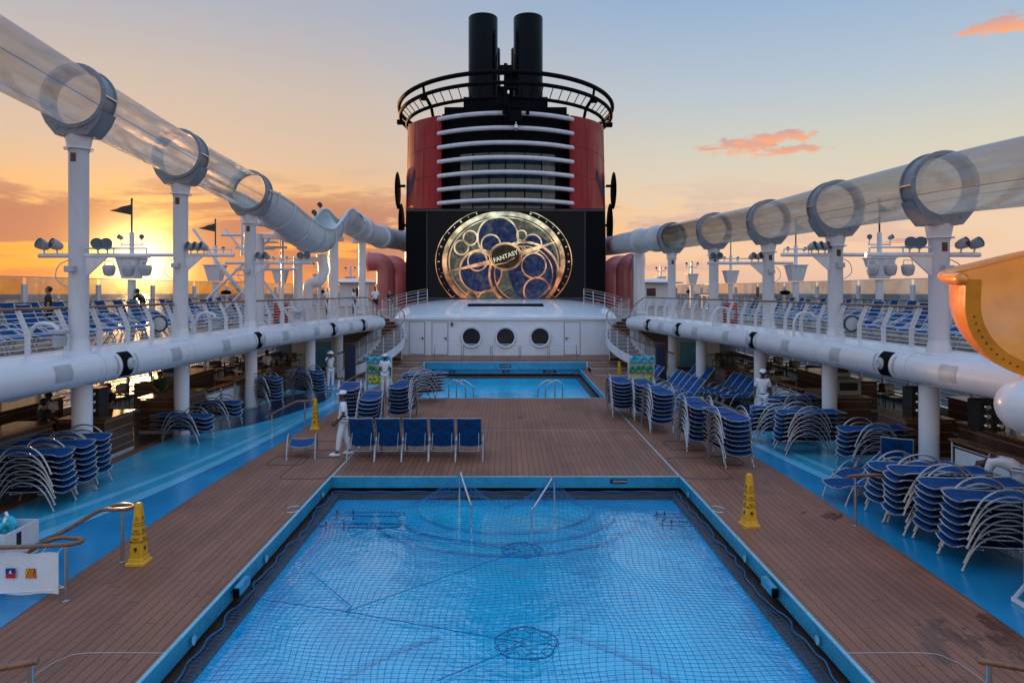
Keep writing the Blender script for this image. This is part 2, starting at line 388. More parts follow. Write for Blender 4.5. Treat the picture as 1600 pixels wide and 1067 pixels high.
def sea_mat():
    m, nt, b = new_mat('sea_water'); v = obj_vec(nt)
    b.inputs['Base Color'].default_value = (.045,.075,.1,1); b.inputs['Roughness'].default_value = .42; b.inputs['IOR'].default_value = 1.33; b.inputs['Specular IOR Level'].default_value = .16
    n1 = noise(nt, .12, 6, obj_vec(nt, (1,1.4,1)), .6); n2 = noise(nt, .9, 3, v)
    bp = nt.nodes.new('ShaderNodeBump'); bp.inputs['Strength'].default_value = 1; bp.inputs['Distance'].default_value = 2.2
    nt.links.new(math_(nt, 'ADD', n1.outputs['Fac'], math_(nt, 'MULTIPLY', n2.outputs['Fac'], .12)), bp.inputs['Height']); nt.links.new(bp.outputs[0], b.inputs['Normal'])
    return m

# ------------------------------------------------------------------ world: sunset sky
SAZ, SEL = math.atan2(-572, F), R(1.9)
SUN = Vector((math.sin(SAZ)*math.cos(SEL), math.cos(SAZ)*math.cos(SEL), math.sin(SEL)))
def world():
    w = bpy.data.worlds.new('World'); bpy.context.scene.world = w; w.use_nodes = True
    nt = w.node_tree; bg = nt.nodes['Background']
    tc = nt.nodes.new('ShaderNodeTexCoord'); d = tc.outputs['Generated']
    s = nt.nodes.new('ShaderNodeSeparateXYZ'); nt.links.new(d, s.inputs[0]); z = s.outputs[2]
    h = math_(nt, 'SQRT', math_(nt, 'ADD', math_(nt, 'MULTIPLY', s.outputs[0], s.outputs[0]), math_(nt, 'MULTIPLY', s.outputs[1], s.outputs[1])))
    az = math_(nt, 'ARCTAN2', s.outputs[0], s.outputs[1])      # 0 ahead, positive to starboard
    el = math_(nt, 'ARCTAN2', z, h)
    e = math_(nt, 'DIVIDE', math_(nt, 'MAXIMUM', el, 0), 1.5708)
    def L(*c): return lin(c)
    warm = ramp(nt, [(0, L(232,134,54)), (.03, L(246,156,66)), (.07, L(234,178,116)), (.115, L(212,182,156)), (.17, L(198,181,168)), (.24, L(168,172,184)), (.5, L(150,170,200)), (1, L(140,168,205))], e)
    cool = ramp(nt, [(0, L(222,184,164)), (.03, L(234,198,168)), (.073, L(226,203,176)), (.12, L(206,202,186)), (.17, L(178,191,202)), (.25, L(142,171,204)), (.5, L(140,168,205)), (1, L(134,164,205))], e)
    dz = math_(nt, 'ABSOLUTE', math_(nt, 'SUBTRACT', az, SAZ+.02))
    k = ramp(nt, [(0, (1,1,1)), (.1, (.95,)*3), (.2, (.45,)*3), (.3, (.1,)*3), (.4, (0,0,0))], math_(nt, 'DIVIDE', dz, 2.4))
    c = mixc(nt, k.outputs[0], cool.outputs[0], warm.outputs[0])
    # sky overhead and behind, out of view, is brightened as added fill light
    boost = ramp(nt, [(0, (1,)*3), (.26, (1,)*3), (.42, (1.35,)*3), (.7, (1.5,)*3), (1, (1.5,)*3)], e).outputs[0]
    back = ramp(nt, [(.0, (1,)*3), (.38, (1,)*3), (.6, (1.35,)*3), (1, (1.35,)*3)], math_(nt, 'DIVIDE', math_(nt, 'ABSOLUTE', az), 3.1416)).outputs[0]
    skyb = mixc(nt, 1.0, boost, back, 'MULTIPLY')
    cv = nt.nodes.new('ShaderNodeCombineXYZ')
    nt.links.new(math_(nt, 'MULTIPLY', az, 3.2), cv.inputs[0]); nt.links.new(math_(nt, 'MULTIPLY', el, 17), cv.inputs[1])
    n = noise(nt, 1.35, 8, cv.outputs[0], .62, .35)
    near = ramp(nt, [(0, (1,1,1)), (.2, (.9,)*3), (.36, (.32,)*3), (.6, (.12,)*3)], math_(nt, 'DIVIDE', dz, 2.4)).outputs[0]
    elm = ramp(nt, [(0, (.2,)*3), (.02, (.7,)*3), (.05, (1,)*3), (.075, (.75,)*3), (.1, (.12,)*3), (.13, (0,)*3)], e).outputs[0]
    mk = math_(nt, 'MULTIPLY', elm, near)
    cl = math_(nt, 'ADD', n.outputs['Fac'], math_(nt, 'MULTIPLY', mk, .17))
    cm = math_(nt, 'MULTIPLY', ramp(nt, [(.555, (0,0,0)), (.63, (1,1,1))], cl).outputs[0], math_(nt, 'MULTIPLY', elm, math_(nt, 'ADD', near, .15), clamp=True), clamp=True)
    ccol = mixc(nt, k.outputs[0], L(206,160,150), L(172,110,94))
    c = mixc(nt, math_(nt, 'MULTIPLY', cm, .95), c, ccol)
    # bright underlit rims
    rim = ramp(nt, [(.49, (0,0,0)), (.54, (1,1,1)), (.59, (0,0,0))], cl).outputs[0]
    c = mixc(nt, math_(nt, 'MULTIPLY', math_(nt, 'MULTIPLY', rim, elm), math_(nt, 'MULTIPLY', near, .55)), c, L(255,178,84))
    # single small clouds on the starboard side
    for (px, py, wx, wy) in ((1160, 229, .06, .012), (1238, 234, .046, .008), (1215, 213, .05, .008), (1575, 37, .06, .010), (1400, 378, .03, .003)):
        a0 = math.atan2(px-HX, F); e0 = math.atan2(HY-py, math.hypot(px-HX, F))
        u = math_(nt, 'DIVIDE', math_(nt, 'SUBTRACT', az, a0), wx); v = math_(nt, 'DIVIDE', math_(nt, 'SUBTRACT', el, e0), wy)
        r = math_(nt, 'SQRT', math_(nt, 'ADD', math_(nt, 'MULTIPLY', u, u), math_(nt, 'MULTIPLY', v, v)))
        c3 = nt.nodes.new('ShaderNodeCombineXYZ'); nt.links.new(math_(nt, 'MULTIPLY', az, 26), c3.inputs[0]); nt.links.new(math_(nt, 'MULTIPLY', el, 80), c3.inputs[1])
        nn = noise(nt, 1.2, 7, c3.outputs[0], .62, .3)
        q = math_(nt, 'SUBTRACT', math_(nt, 'ADD', 1.0, math_(nt, 'MULTIPLY', math_(nt, 'SUBTRACT', nn.outputs['Fac'], .5), 3.6)), r)
        mm = ramp(nt, [(.0, (0,0,0)), (.5, (1,)*3)], q).outputs[0]
        cc = mixc(nt, math_(nt, 'ADD', math_(nt, 'MULTIPLY', v, .5), .5, clamp=True), L(250,168,116), L(190,158,158))
        c = mixc(nt, mm, c, cc)
    # glow of the setting sun
    dt = nt.nodes.new('ShaderNodeVectorMath'); dt.operation = 'DOT_PRODUCT'; nt.links.new(d, dt.inputs[0]); dt.inputs[1].default_value = SUN
    g = math_(nt, 'MAXIMUM', dt.outputs['Value'], 0)
    g1 = math_(nt, 'MULTIPLY', math_(nt, 'POWER', g, 1500), 3.2)
    g2 = math_(nt, 'MULTIPLY', math_(nt, 'POWER', g, 520), .9)
    g3 = math_(nt, 'MULTIPLY', math_(nt, 'POWER', g, 40), .07)
    def addc(c, f, colr):
        v = nt.nodes.new('ShaderNodeVectorMath'); v.operation = 'SCALE'; v.inputs[0].default_value = colr[:3]; nt.links.new(f, v.inputs['Scale'])
        return mixc(nt, 1.0, c, v.outputs[0], 'ADD')
    c = addc(c, g1, (1,.85,.35)); c = addc(c, g2, (1,.62,.1)); c = addc(c, g3, (1,.45,.08))
    sky = nt.nodes.new('ShaderNodeTexSky'); sky.sky_type = 'NISHITA'; sky.sun_disc = False; sky.sun_elevation = SEL; sky.sun_rotation = SAZ
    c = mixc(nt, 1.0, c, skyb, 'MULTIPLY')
    v = nt.nodes.new('ShaderNodeVectorMath'); v.operation = 'SCALE'; nt.links.new(sky.outputs[0], v.inputs[0]); v.inputs['Scale'].default_value = .006
    c = mixc(nt, 1.0, c, v.outputs[0], 'ADD')
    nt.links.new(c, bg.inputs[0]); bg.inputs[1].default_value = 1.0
world()
su = bpy.data.lights.new('sun', 'SUN'); su.energy = 3.6; su.angle = R(.6); su.color = (1, .5, .2)
so = bpy.data.objects.new('sun', su); col.objects.link(so); so.rotation_euler = SUN.to_track_quat('Z', 'Y').to_euler()
cam = bpy.data.cameras.new('camera'); co = bpy.data.objects.new('camera', cam); col.objects.link(co)
co.location = (0, 0, EYE); co.rotation_euler = (R(90), 0, 0); cam.sensor_width = 36; cam.lens = 36*F/1600
cam.shift_x = (800-HX)/1600; cam.shift_y = -(533.5-HY)/1600; cam.clip_start = .05; cam.clip_end = 30000
bpy.context.scene.camera = co
vs = bpy.context.scene.view_settings; vs.view_transform = 'Standard'; vs.look = 'None'; vs.exposure = .12; vs.gamma = 1
bpy.context.scene.cycles.transparent_max_bounces = 24

# ------------------------------------------------------------------ setting: sea, decks, pools
b = MB(); n = 96
ring = [0, 60, 200, 600, 2000, 5500]
for r0, r1 in zip(ring, ring[1:]):
    b.strip([(r0*math.cos(2*math.pi*k/n), r0*math.sin(2*math.pi*k/n), 0) for k in range(n+1)], [(r1*math.cos(2*math.pi*k/n), r1*math.sin(2*math.pi*k/n), 0) for k in range(n+1)])
struct(b.build('sea', sea_mat(), loc=(0,0,-24)))

P1 = (6.2, 16.08); P2 = (27.8, 37.9)
PW = 4.1
def rect(x0, y0, x1, y1): return [(x0,y0),(x1,y0),(x1,y1),(x0,y1)]
b = MB()
for r in (rect(-10.2,-3,-PW,90), rect(PW,-3,10.2,90), rect(-PW,-3,PW,P1[0]), rect(-PW,P1[1],PW,P2[0]), rect(-PW,P2[1],PW,90)): b.sheet(r, 0)
struct(b.build('pool_deck', M['deck'], smooth=0))
b = MB()
for s in (-1, 1): b.box((s*13.2, 43.5, -.25), (6, 93, .5))
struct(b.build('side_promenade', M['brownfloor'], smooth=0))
b = MB(); b.box((0, 43, -12.9), (32.4, 96, 22)); struct(b.build('hull', M['white_matt'], smooth=0))

def band(name, mat, pts_in, pts_out, z, s):
    A = catmull([(s*x, y, z) for x, y in pts_in], 6); B = catmull([(s*x, y, z) for x, y in pts_out], 6)
    n = min(len(A), len(B)); b = MB(); b.strip(A[:n], B[:n]); struct(b.build(name, mat, smooth=0))
for s in (-1, 1):
    E = [(6.5,7), (6.62,10.2), (6.66,13), (6.66,15.5), (6.55,18), (6.35,22), (6.1,26), (5.85,30), (5.6,33.6)]
    O = [(9.9,7), (9.9,10.2), (9.9,13), (9.9,15.5), (9.95,18), (9.9,22), (9.8,26), (9.3,30), (8.2,33.6)]
    band('painted_floor', M['f_deep'], E, O, .004, s)
    band('painted_floor', M['f_mid'], [(8.9,7),(8.45,10.2),(8.1,13),(7.6,15.5),(7.15,18),(6.75,22),(6.45,26),(6.05,30),(5.75,33.6)], O, .008, s)
    band('painted_stripe', M['f_light'], [(9.0,7),(8.55,10.2),(8.2,12),(7.7,14),(7.3,16.5),(6.98,19.5),(6.8,23),(6.5,27),(6.0,33.6)], [(9.3,7),(8.9,10.2),(8.55,12),(8.05,14),(7.6,16.5),(7.25,19.5),(7.05,23),(6.8,27),(6.3,33.6)], .012, s)
    band('painted_stripe', M['f_light'], [(9.85,9),(9.5,10.6),(9.1,12),(8.45,14),(7.9,16.5),(7.5,19.5),(7.2,22),(7.0,25)], [(9.9,9.6),(9.85,10.8),(9.4,12),(8.7,14),(8.1,16.5),(7.68,19.5),(7.32,22),(7.06,25)], .013, s)
    band('painted_stripe', M['f_teal'], [(9.9,13.4),(9.7,14.6),(9.2,16.5),(8.75,19),(8.3,21),(7.6,23)], [(9.9,14.5),(9.9,15.2),(9.9,16.9),(9.9,19.3),(9.6,21.4),(8.8,23)], .0125, s)
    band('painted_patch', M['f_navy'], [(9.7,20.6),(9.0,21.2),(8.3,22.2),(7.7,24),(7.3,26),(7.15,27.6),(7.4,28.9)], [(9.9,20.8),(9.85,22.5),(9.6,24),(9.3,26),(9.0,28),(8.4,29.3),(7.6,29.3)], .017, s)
    band('painted_patch', M['f_light'], [(6.1,29.6),(5.95,30.6),(5.8,31.6),(5.7,32.6)], [(8.3,30.1),(8.2,31),(7.8,32),(7.4,32.8)], .018, s)

def pool(y0, y1, name):
    b = MB(); W = 3.86
    # overhanging blue fascia
    b.box((-PW-.03, (y0+y1)/2, -.13), (.06, y1-y0+.12, .25)); b.box((PW+.03, (y0+y1)/2, -.13), (.06, y1-y0+.12, .25))
    b.box((0, y1+.03, -.13), (2*PW, .06, .25)); b.box((0, y0-.03, -.13), (2*PW, .06, .25))
    struct(b.build(name+'_fascia', M['poolrim'], smooth=0))
    b = MB(); e = .05
    for s in (-1, 1): b.box((s*(PW+.012), (y0+y1)/2, .004), (e, y1-y0+.07, .016))
    b.box((0, y1+.012, .004), (2*PW-.03, e, .016)); b.box((0, y0-.012, .004), (2*PW-.03, e, .016))
    struct(b.build(name+'_coping', M['poolrim_light'], smooth=0))
    b = MB()
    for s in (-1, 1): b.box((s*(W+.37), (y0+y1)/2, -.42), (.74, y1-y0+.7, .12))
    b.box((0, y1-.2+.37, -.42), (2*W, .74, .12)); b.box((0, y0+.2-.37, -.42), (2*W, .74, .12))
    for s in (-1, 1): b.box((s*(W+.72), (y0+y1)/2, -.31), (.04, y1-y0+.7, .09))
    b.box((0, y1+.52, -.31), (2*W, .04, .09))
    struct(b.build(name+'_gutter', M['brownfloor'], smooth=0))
    b = MB()                                   # basin
    yb, ya = y1-.2, y0+.2
    b.add([(-W,ya,-.8),(W,ya,-.8),(W,yb,-.8),(-W,yb,-.8),(-W,ya,-.45),(W,ya,-.45),(W,yb,-.45),(-W,yb,-.45)], [(0,1,2,3),(0,4,5,1),(1,5,6,2),(2,6,7,3),(3,7,4,0)])
    struct(b.build(name+'_basin', M['tiles'], smooth=0))
    b = MB(); b.sheet(rect(-W, ya, W, yb), -.43); struct(b.build(name+'_water', M['water'], smooth=0))
pool(*P1, 'pool'); pool(*P2, 'pool')
# curved steps under water at the far end of the near pool, and the line pattern on its floor
for k, (r, z) in enumerate(((3.0, -.73), (2.5, -.67), (2.0, -.61))):
    pts = [(-r*math.cos(math.pi*j/24), 15.86-r*.85*math.sin(math.pi*j/24)) for j in range(25)]
    b = MB(); b.prism(pts, -.79, z); struct(b.build('pool_step', M['tiles'], smooth=30))
    b = MB(); b.tube([(x, y, z) for x, y in pts[1:-1]], .035, 6); struct(b.build('pool_step_edge', M['tilelight'], smooth=60))
for s in (-1, 1):
    b = MB(); A = catmull([(s*.95,10.2,-.79),(s*1.6,9.7,-.79),(s*2.2,9.0,-.79),(s*2.7,8.0,-.79),(s*2.9,7.0,-.79)], 6)
    b.strip([p+Vector((0,0,.005)) for p in A], [p+Vector((s*.1,.06,.005)) for p in A]); struct(b.build('pool_floor_line', M['tiledark'], smooth=0))
b = MB(); b.sheet([(1.6*math.cos(a/20*6.283), 33+1.6*math.sin(a/20*6.283)) for a in range(20)], -.79); b.sheet([(-.7,33),(0,31.4),(.7,33),(0,34.4)], -1.335)
for s in (-1,1): b.sheet([(s*.9,33.2),(s*2.9,34.9),(s*3.5,34.6),(s*3.2,32),(s*1.6,32.2)][::s], -1.338)
struct(b.build('pool_floor_pattern', M['tiledark'], smooth=0))

# ---- expansion joints and hatch outlines in the deck
b = MB()
for s in (-1, 1): b.box((s*4.1, 21.9, .003), (.045, 11.6, .006))
b.box((0, 21.4, .002), (8.1, .02, .004))
for s in (-1, 1):
    p = [at(HX+s*528, 1020), at(HX+s*655, 1020), at(HX+s*695, 1030), at(HX+s*730, 1050), at(HX+s*760, 1075)]
    b.tube([(q.x, q.y, .003) for q in catmull(p, 5)], .0045, 4)
struct(b.build('deck_seam', M['grey'], smooth=0))
b = MB()
def hatch(cx, cy, w, l, r=.18):
    pts = []
    for sx, sy, a0 in ((1,1,0),(-1,1,90),(-1,-1,180),(1,-1,270)):
        for j in range(5): a = R(a0+j*22.5); pts.append((cx+sx*(w/2-r)+r*math.cos(a), cy+sy*(l/2-r)+r*math.sin(a), .003))
    b.tube(pts, .009, 4, closed=True)
for s in (-1, 1):
    hatch(s*4.75, 16.9, 1.1, 2.0); hatch(s*5.05, 19.3, 1.0, 1.1); hatch(s*5.6, 17.6, .9, .9)
struct(b.build('deck_hatch_outline', M['dark'], smooth=0))
b = MB()
for s in (-1, 1):
    c = at(HX+s*332, 796); b.tube([(c.x+.13*math.cos(a/24*6.283), c.y+.2*math.sin(a/24*6.283), .004) for a in range(24)], .012, 5, closed=True)
struct(b.build('deck_ring', M['steel'], smooth=60))

# ------------------------------------------------------------------ balcony (upper deck), edge pipe, railings
ZU = 2.9
EDGE = [(10.6,6), (10.3,9), (9.85,13.7), (9.55,16.8), (9.35,20.5), (9.12,24.5), (8.65,28.2), (8.1,31.4), (7.5,35.3), (6.98,37.6)]
EC = catmull([(x, y, 0) for x, y in EDGE], 6)
for s in (-1, 1):
    side = 'left' if s < 0 else 'right'
    inner = [(s*(p.x+.12), p.y) for p in EC]+[(s*7.1,38.5),(s*7.85,39.2),(s*7.2,40.4),(s*6.75,41.3),(s*6.75,90),(s*16,90),(s*16,6)]
    if s < 0: inner = inner[::-1]
    b = MB(); b.prism(inner, ZU-.16, ZU); struct(b.build('upper_deck', M['deck_upper'], smooth=0))
    b = MB(); b.prism([(p[0]+s*.02, p[1]) for p in inner], ZU-.34, ZU-.165); struct(b.build('promenade_ceiling', M['ceil'], smooth=0))
    # big white edge pipe
    t = empty('edge_pipe', (s*9.5, 16.8, 2.57), 0, f'long white round pipe along the {side} balcony edge with grey panels and black vents', 'pipe', 'white pipes along the balcony edges')
    L0 = Vector((s*9.5, 16.8, 2.57))
    b = MB(); b.tube([Vector((s*p.x, p.y, 2.57))-L0 for p in EC], .36, 32); b.ell(Vector((s*6.98,37.6,2.57))-L0, (.36,.3,.36), 24, 12); b.build('pipe_shell', M['pipe'], t, smooth=70)
    b = MB()   # sloping lip between pipe and deck
    b.strip([Vector((s*(p.x+.0), p.y, 2.925))-L0 for p in EC], [Vector((s*(p.x+.5), p.y, 3.03))-L0 for p in EC])
    b.strip([Vector((s*(p.x+.5), p.y, 3.03))-L0 for p in EC], [Vector((s*(p.x+.5), p.y, 2.9))-L0 for p in EC])
    b.build('deck_lip', M['pipe'], t, smooth=0)
    def on_pipe(Yq):
        for p, q in zip(EC, EC[1:]):
            if p.y <= Yq <= q.y:
                k = (Yq-p.y)/(q.y-p.y); return p.lerp(q, k), (q-p).normalized()
        return EC[-1], (EC[-1]-EC[-2]).normalized()
    def patch(Y0, Y1, a0, a1, r, mat, name, th=.012):
        bb = MB(); rows = []
        for i in range(5):
            c, d = on_pipe(Y0+(Y1-Y0)*i/4); nx = Vector((d.y, -d.x, 0))   # outward (+x) normal
            row = []
            for j in range(9):
                a = R(a0+(a1-a0)*j/8); q = c - nx*(math.cos(a)*r) ; row.append(Vector((s*q.x, q.y, 2.57+math.sin(a)*r))-L0)
            rows.append(row)
        for r0, r1 in zip(rows, rows[1:]): bb.strip(r0, r1)
        return bb.build(name, mat, t)
    for Y in (16.7, 24.5, 31.2, 35.0):
        o = patch(Y-.22, Y+.22, -48, 62, .364, M['black'], 'vent')
        bb = MB(); c, d = on_pipe(Y+.05); q = Vector((s*(c.x-.33), c.y, 2.6))-L0
        bb.lathe([(.0,0),(.13,0),(.15,.04),(.1,.1),(0,.1)], 16, Matrix.Translation(q) @ Matrix.Rotation(-s*R(90), 4, 'Y'), cap=False); bb.build('vent_valve', M['grey'], o)
        patch(Y-.42, Y-.34, -30, 45, .366, M['grey'], 'cover_plate'); patch(Y+.32, Y+.4, -30, 45, .366, M['grey'], 'cover_plate')
    for Y in (14.6, 18.9, 21.9, 26.6, 29.4, 33.2): patch(Y-.25, Y+.25, -22, 38, .366, M['grey'], 'speaker_grille')
    for Y in (15.9, 19.9, 23.4, 28, 30.4, 34.2):
        c, d = on_pipe(Y); nx = Vector((d.y,-d.x,0)); bb = MB()
        bb.tube([Vector((s*(c+nx*math.cos(a/24*6.2832)*.362).x, (c+nx*math.cos(a/24*6.2832)*.362).y, 2.57+.362*math.sin(a/24*6.2832)))-L0 for a in range(24)], .006, 4, closed=True); bb.build('weld_seam', M['grey'], t)

    # balcony railing
    t = empty('balcony_railing', (s*9.9, 16.8, ZU), 0, f'white multi-bar railing with wooden handrail along the {side} balcony', 'railing', 'balcony railings')
    L0 = Vector((s*9.9, 16.8, ZU))
    RC = [Vector((p.x+.42, p.y, 0)) for p in EC if p.y > 9]
    def prof(h): return 0.0 if h < .55 else (h-.55)*.42       # stanchions kink outboard in their upper part
    def railpt(p, h): return Vector((s*(p.x+prof(h)), p.y, ZU+h))-L0
    b = MB(); b.tube([railpt(p, 1.08) for p in RC], .035, 8); b.build('handrail', M['teak'], t)
    for h in (.12,.23,.34,.45,.56,.67,.78,.89,.99):
        b = MB(); b.tube([railpt(p, h) for p in RC], .0095, 5, cap=False); b.build('rail_bar', M['white'], t)
    d = 0; nxt = .4; last = RC[0]
    for p, q in zip(RC, RC[1:]):
        sl = (q-p).length
        while nxt <= d+sl:
            c = p.lerp(q, (nxt-d)/sl); b = MB(); dr = (q-p).normalized(); w = .07
            A = [Vector((s*(c.x+prof(h)+k*0), c.y, ZU+h))-L0 for h in (0,.55,1.06) for k in (0,)]
            for e0, e1 in ((0,.55),(.55,1.06)):
                x0, x1 = prof(e0), prof(e1)
                vsx = []
                for (xx, zz) in ((x0-.05,e0),(x0+.07,e0),(x1+.07,e1),(x1-.05,e1)):
                    for yy in (-.012,.012): vsx.append(Vector((s*(c.x+xx), c.y+yy, ZU+zz))-L0)
                b.add(vsx, [(0,2,4,6),(1,7,5,3),(0,1,3,2),(2,3,5,4),(4,5,7,6),(6,7,1,0)])
            b.build('stanchion', M['white'], t, smooth=0); nxt += 1.12
        d += sl
    # outboard glass windscreen
    for (y0, y1, sec) in ((10, 42, 'forward'), (42, 84, 'after')):
        t = empty('glass_windscreen', (s*15.5, y0, ZU), 0, f'tall clear glass windscreen, {"nearer" if sec=="forward" else "farther"} section on the {side} outer deck edge', 'windscreen', 'glass windscreens at the outer deck edges')
        n = int((y1-y0)/4)
        for k in range(n+1):
            b = MB(); b.box((0, k*4, .85), (.14, .16, 1.7), bev=.02); b.build('post', M['white'], t)
        b = MB(); b.box((0, (y1-y0)/2, 1.92), (.03, y1-y0, .03)); b.build('top_channel', M['grey'], t)
        for k in range(n):
            b = MB(); b.box((0, k*4+2, 1.02), (.016, 3.84, 1.76)); b.build('pane', M['pane'], t, smooth=0)
        b = MB(); b.box((-s*.12, (y1-y0)/2, 1.08), (.06, y1-y0, .04)); b.build('handrail', M['teak'], t)
        for k in range(int((y1-y0)/1.35)):
            b = MB(); b.box((-s*.12, .6+k*1.35, .55), (.05,.05,1.06)); b.build('stanchion', M['white'], t)

# ------------------------------------------------------------------ lower promenade sides: window walls, pillars, bars, tables
for s in (-1, 1):
    side = 'left' if s < 0 else 'right'
    t = empty('window_wall', (s*15.6, 12, 0), 0, f'row of tall sea-facing window openings under the {side} balcony', 'windows', 'window walls of the promenade')
    b = MB(); b.box((0, 20, .12), (.16, 60, .24)); b.build('sill', M['white'], t)
    b = MB(); b.box((0, 20, 2.5), (.16, 60, .3)); b.build('lintel', M['white'], t)
    for k in range(34):
        b = MB(); b.box((0, -9+k*1.8, 1.3), (.1, .12, 2.1)); b.build('mullion', M['white'], t)
    for k in range(11):
        y = -9+k*5.4
        b = MB(); b.box((0, y+2.7, 1.3), (.012, 5.3, 2.08)); b.build('pane', M['pane'], t, smooth=0)
    b = MB()
    for z in (.5,.75,1.0): b.tube([(-s*.1,-8,z),(-s*.1,48,z)], .018, 6)
    b.build('guard_rail', M['white'], t)
PIL = [(9.92,16.0),(9.82,20.7),(9.5,25.5),(8.75,30.6),(8.5,34.8)]
ordn = ['nearest','second nearest','third nearest','fourth nearest','farthest']
for s in (-1, 1):
    side = 'left' if s < 0 else 'right'
    for k, (x, y) in enumerate(PIL):
        t = empty('pillar', (s*x, y, 0), 0, f'round white pillar under the {side} balcony, {ordn[k]} of its row', 'pillar', 'round white pillars holding up the balconies')
        b = MB(); b.lathe([(.215,0),(.215,2.36)], 28); b.build('shaft', M['white_matt'], t)
        b = MB(); b.lathe([(.25,0),(.25,.06),(.232,.08)], 28); b.build('base_ring', M['grey'], t)

def counter(x0, y0, x1, y1, h, label, top=True, group='wooden bar counters'):
    cx, cy = (x0+x1)/2, (y0+y1)/2; t = empty('bar_counter', (cx, cy, 0), 0, label, 'counter', group)
    b = MB(); b.box((0,0,h/2-.02), (abs(x1-x0), abs(y1-y0), h-.04), bev=.01); b.build('cabinet', M['bar'], t)
    b = MB(); b.box((0,0,h), (abs(x1-x0)+.1, abs(y1-y0)+.1, .05), bev=.012); b.build('counter_top', M['teak'], t)
    b = MB(); b.box((0,0,.05), (abs(x1-x0)+.03, abs(y1-y0)+.03, .1)); b.build('plinth', M['grey'], t)
    return t
for s in (-1, 1):
    side = 'left' if s < 0 else 'right'
    counter(s*10.3, 17.55, s*11.5, 18.9, 1.06, f'small varnished wooden counter block just behind the nearest {side} pillar')
    counter(s*10.05, 20.9, s*11.2, 22.9, 1.08, f'varnished wooden counter block behind the second {side} pillar')
    counter(s*(11.2 if s > 0 else 11.2), 12.6, s*(12.1 if s > 0 else 12.1), 16.9, 1.12, f'long dark wooden bar in front of the nearest {side} pillar')
    counter(s*12.2, 24.6, s*13.4, 28.6, 1.1, f'wooden buffet counter deep under the {side} balcony')
    counter(s*9.4, 29.2, s*10.4, 30.7, .95, f'low wooden counter by the fourth pillar on the {side}')
    counter(s*13.6, 17.0, s*14.4, 21.0, 1.1, f'rear service bar near the windows on the {side}')
    counter(s*10.1, 25.9, s*11.0, 27.3, .95, f'dark wooden waiter station behind the third {side} pillar')
# steel canister racks on the bars
def canister_rack(x, y, s, label):
    t = empty('canister_rack', (x, y, 1.09), 0 if s > 0 else 0, label, 'dispenser', 'steel canister racks on the bars')
    b = MB(); b.box((0,0,.36), (.6,.45,.72), bev=.01); b.build('housing', M['dark'], t)
    for i in range(2):
        for j in range(3):
            c = MB(); c.lathe([(.0,0),(.085,0),(.085,.05),(.05,.09),(0,.09)], 14, Matrix.Translation((-.15+.3*i, -.225, .14+.22*j)) @ Matrix.Rotation(R(90), 4, 'X'), cap=False); c.build('canister', M['steel'], t)
canister_rack(-11.0, 18.2, -1, 'black rack of six steel canisters on the small left counter')
canister_rack(11.0, 18.2, 1, 'black rack of six steel canisters on the small right counter')
canister_rack(11.4, 16.2, 1, 'black rack of six steel canisters on the long right bar')
def steel_box(x, y, z, w, d, h, label, name='kitchen_unit', cat='appliance'):
    t = empty(name, (x, y, z), 0, label, cat); b = MB(); b.box((0,0,h/2), (w,d,h), bev=.02); b.build('housing', M['grey'], t)
    b = MB(); b.box((0,-d/2-.006,h*.55), (w*.7,.012,h*.5)); b.build('door', M['dark'], t)
    b = MB(); b.tube([(-w*.3,-d/2-.03,h*.86),(w*.3,-d/2-.03,h*.86)], .012, 6); b.build('handle', M['steel'], t)
steel_box(10.7, 21.6, 1.11, .8, .6, .5, 'grey steel appliance on the second right counter')
steel_box(12.6, 26, 1.13, .8, .6, .5, 'grey steel appliance on the right buffet counter')
steel_box(-12.6, 26, 1.13, .8, .6, .5, 'grey steel appliance on the left buffet counter')
steel_box(-11.3, 14.6, 1.15, .5, .45, .3, 'small grey till on the long left bar', 'till', 'till')
steel_box(11.3, 14.2, 1.15, .5, .45, .3, 'small grey till on the long right bar', 'till', 'till')
# cafe tables and chairs in the shade
def table_proto():
    t = empty('cafe_table', (0,0,0), 0, None, 'table'); b = MB(); b.box((0,0,.74), (.75,.75,.035), bev=.01); b.build('table_top', M['tabletop'], t)
    b = MB(); b.lathe([(.24,0),(.24,.02),(.035,.05),(.035,.71),(.12,.72)], 14); b.build('pedestal', M['dark'], t); return t
def chair_proto():
    t = empty('cafe_chair', (0,0,0), 0, None, 'chair'); b = MB(); b.box((0,0,.45), (.44,.44,.05), bev=.015); b.build('seat', M['bar'], t)
    b = MB(); b.box((0,.22,.72), (.42,.035,.34), rot=(R(-8),0,0), bev=.012); b.build('backrest', M['bar'], t)
    for sx in (-1,1):
        for y0 in (-.18,.18):
            b = MB(); b.tube([(sx*.18,y0,.43),(sx*.2,y0*1.2,0)], .014, 6); b.build('leg', M['dark'], t)
        b = MB(); b.tube([(sx*.18,.19,.43),(sx*.18,.22,.72)], .012, 6); b.build('back_frame', M['dark'], t)
    return t
tp, cp = table_proto(), chair_proto(); used_t = used_c = False
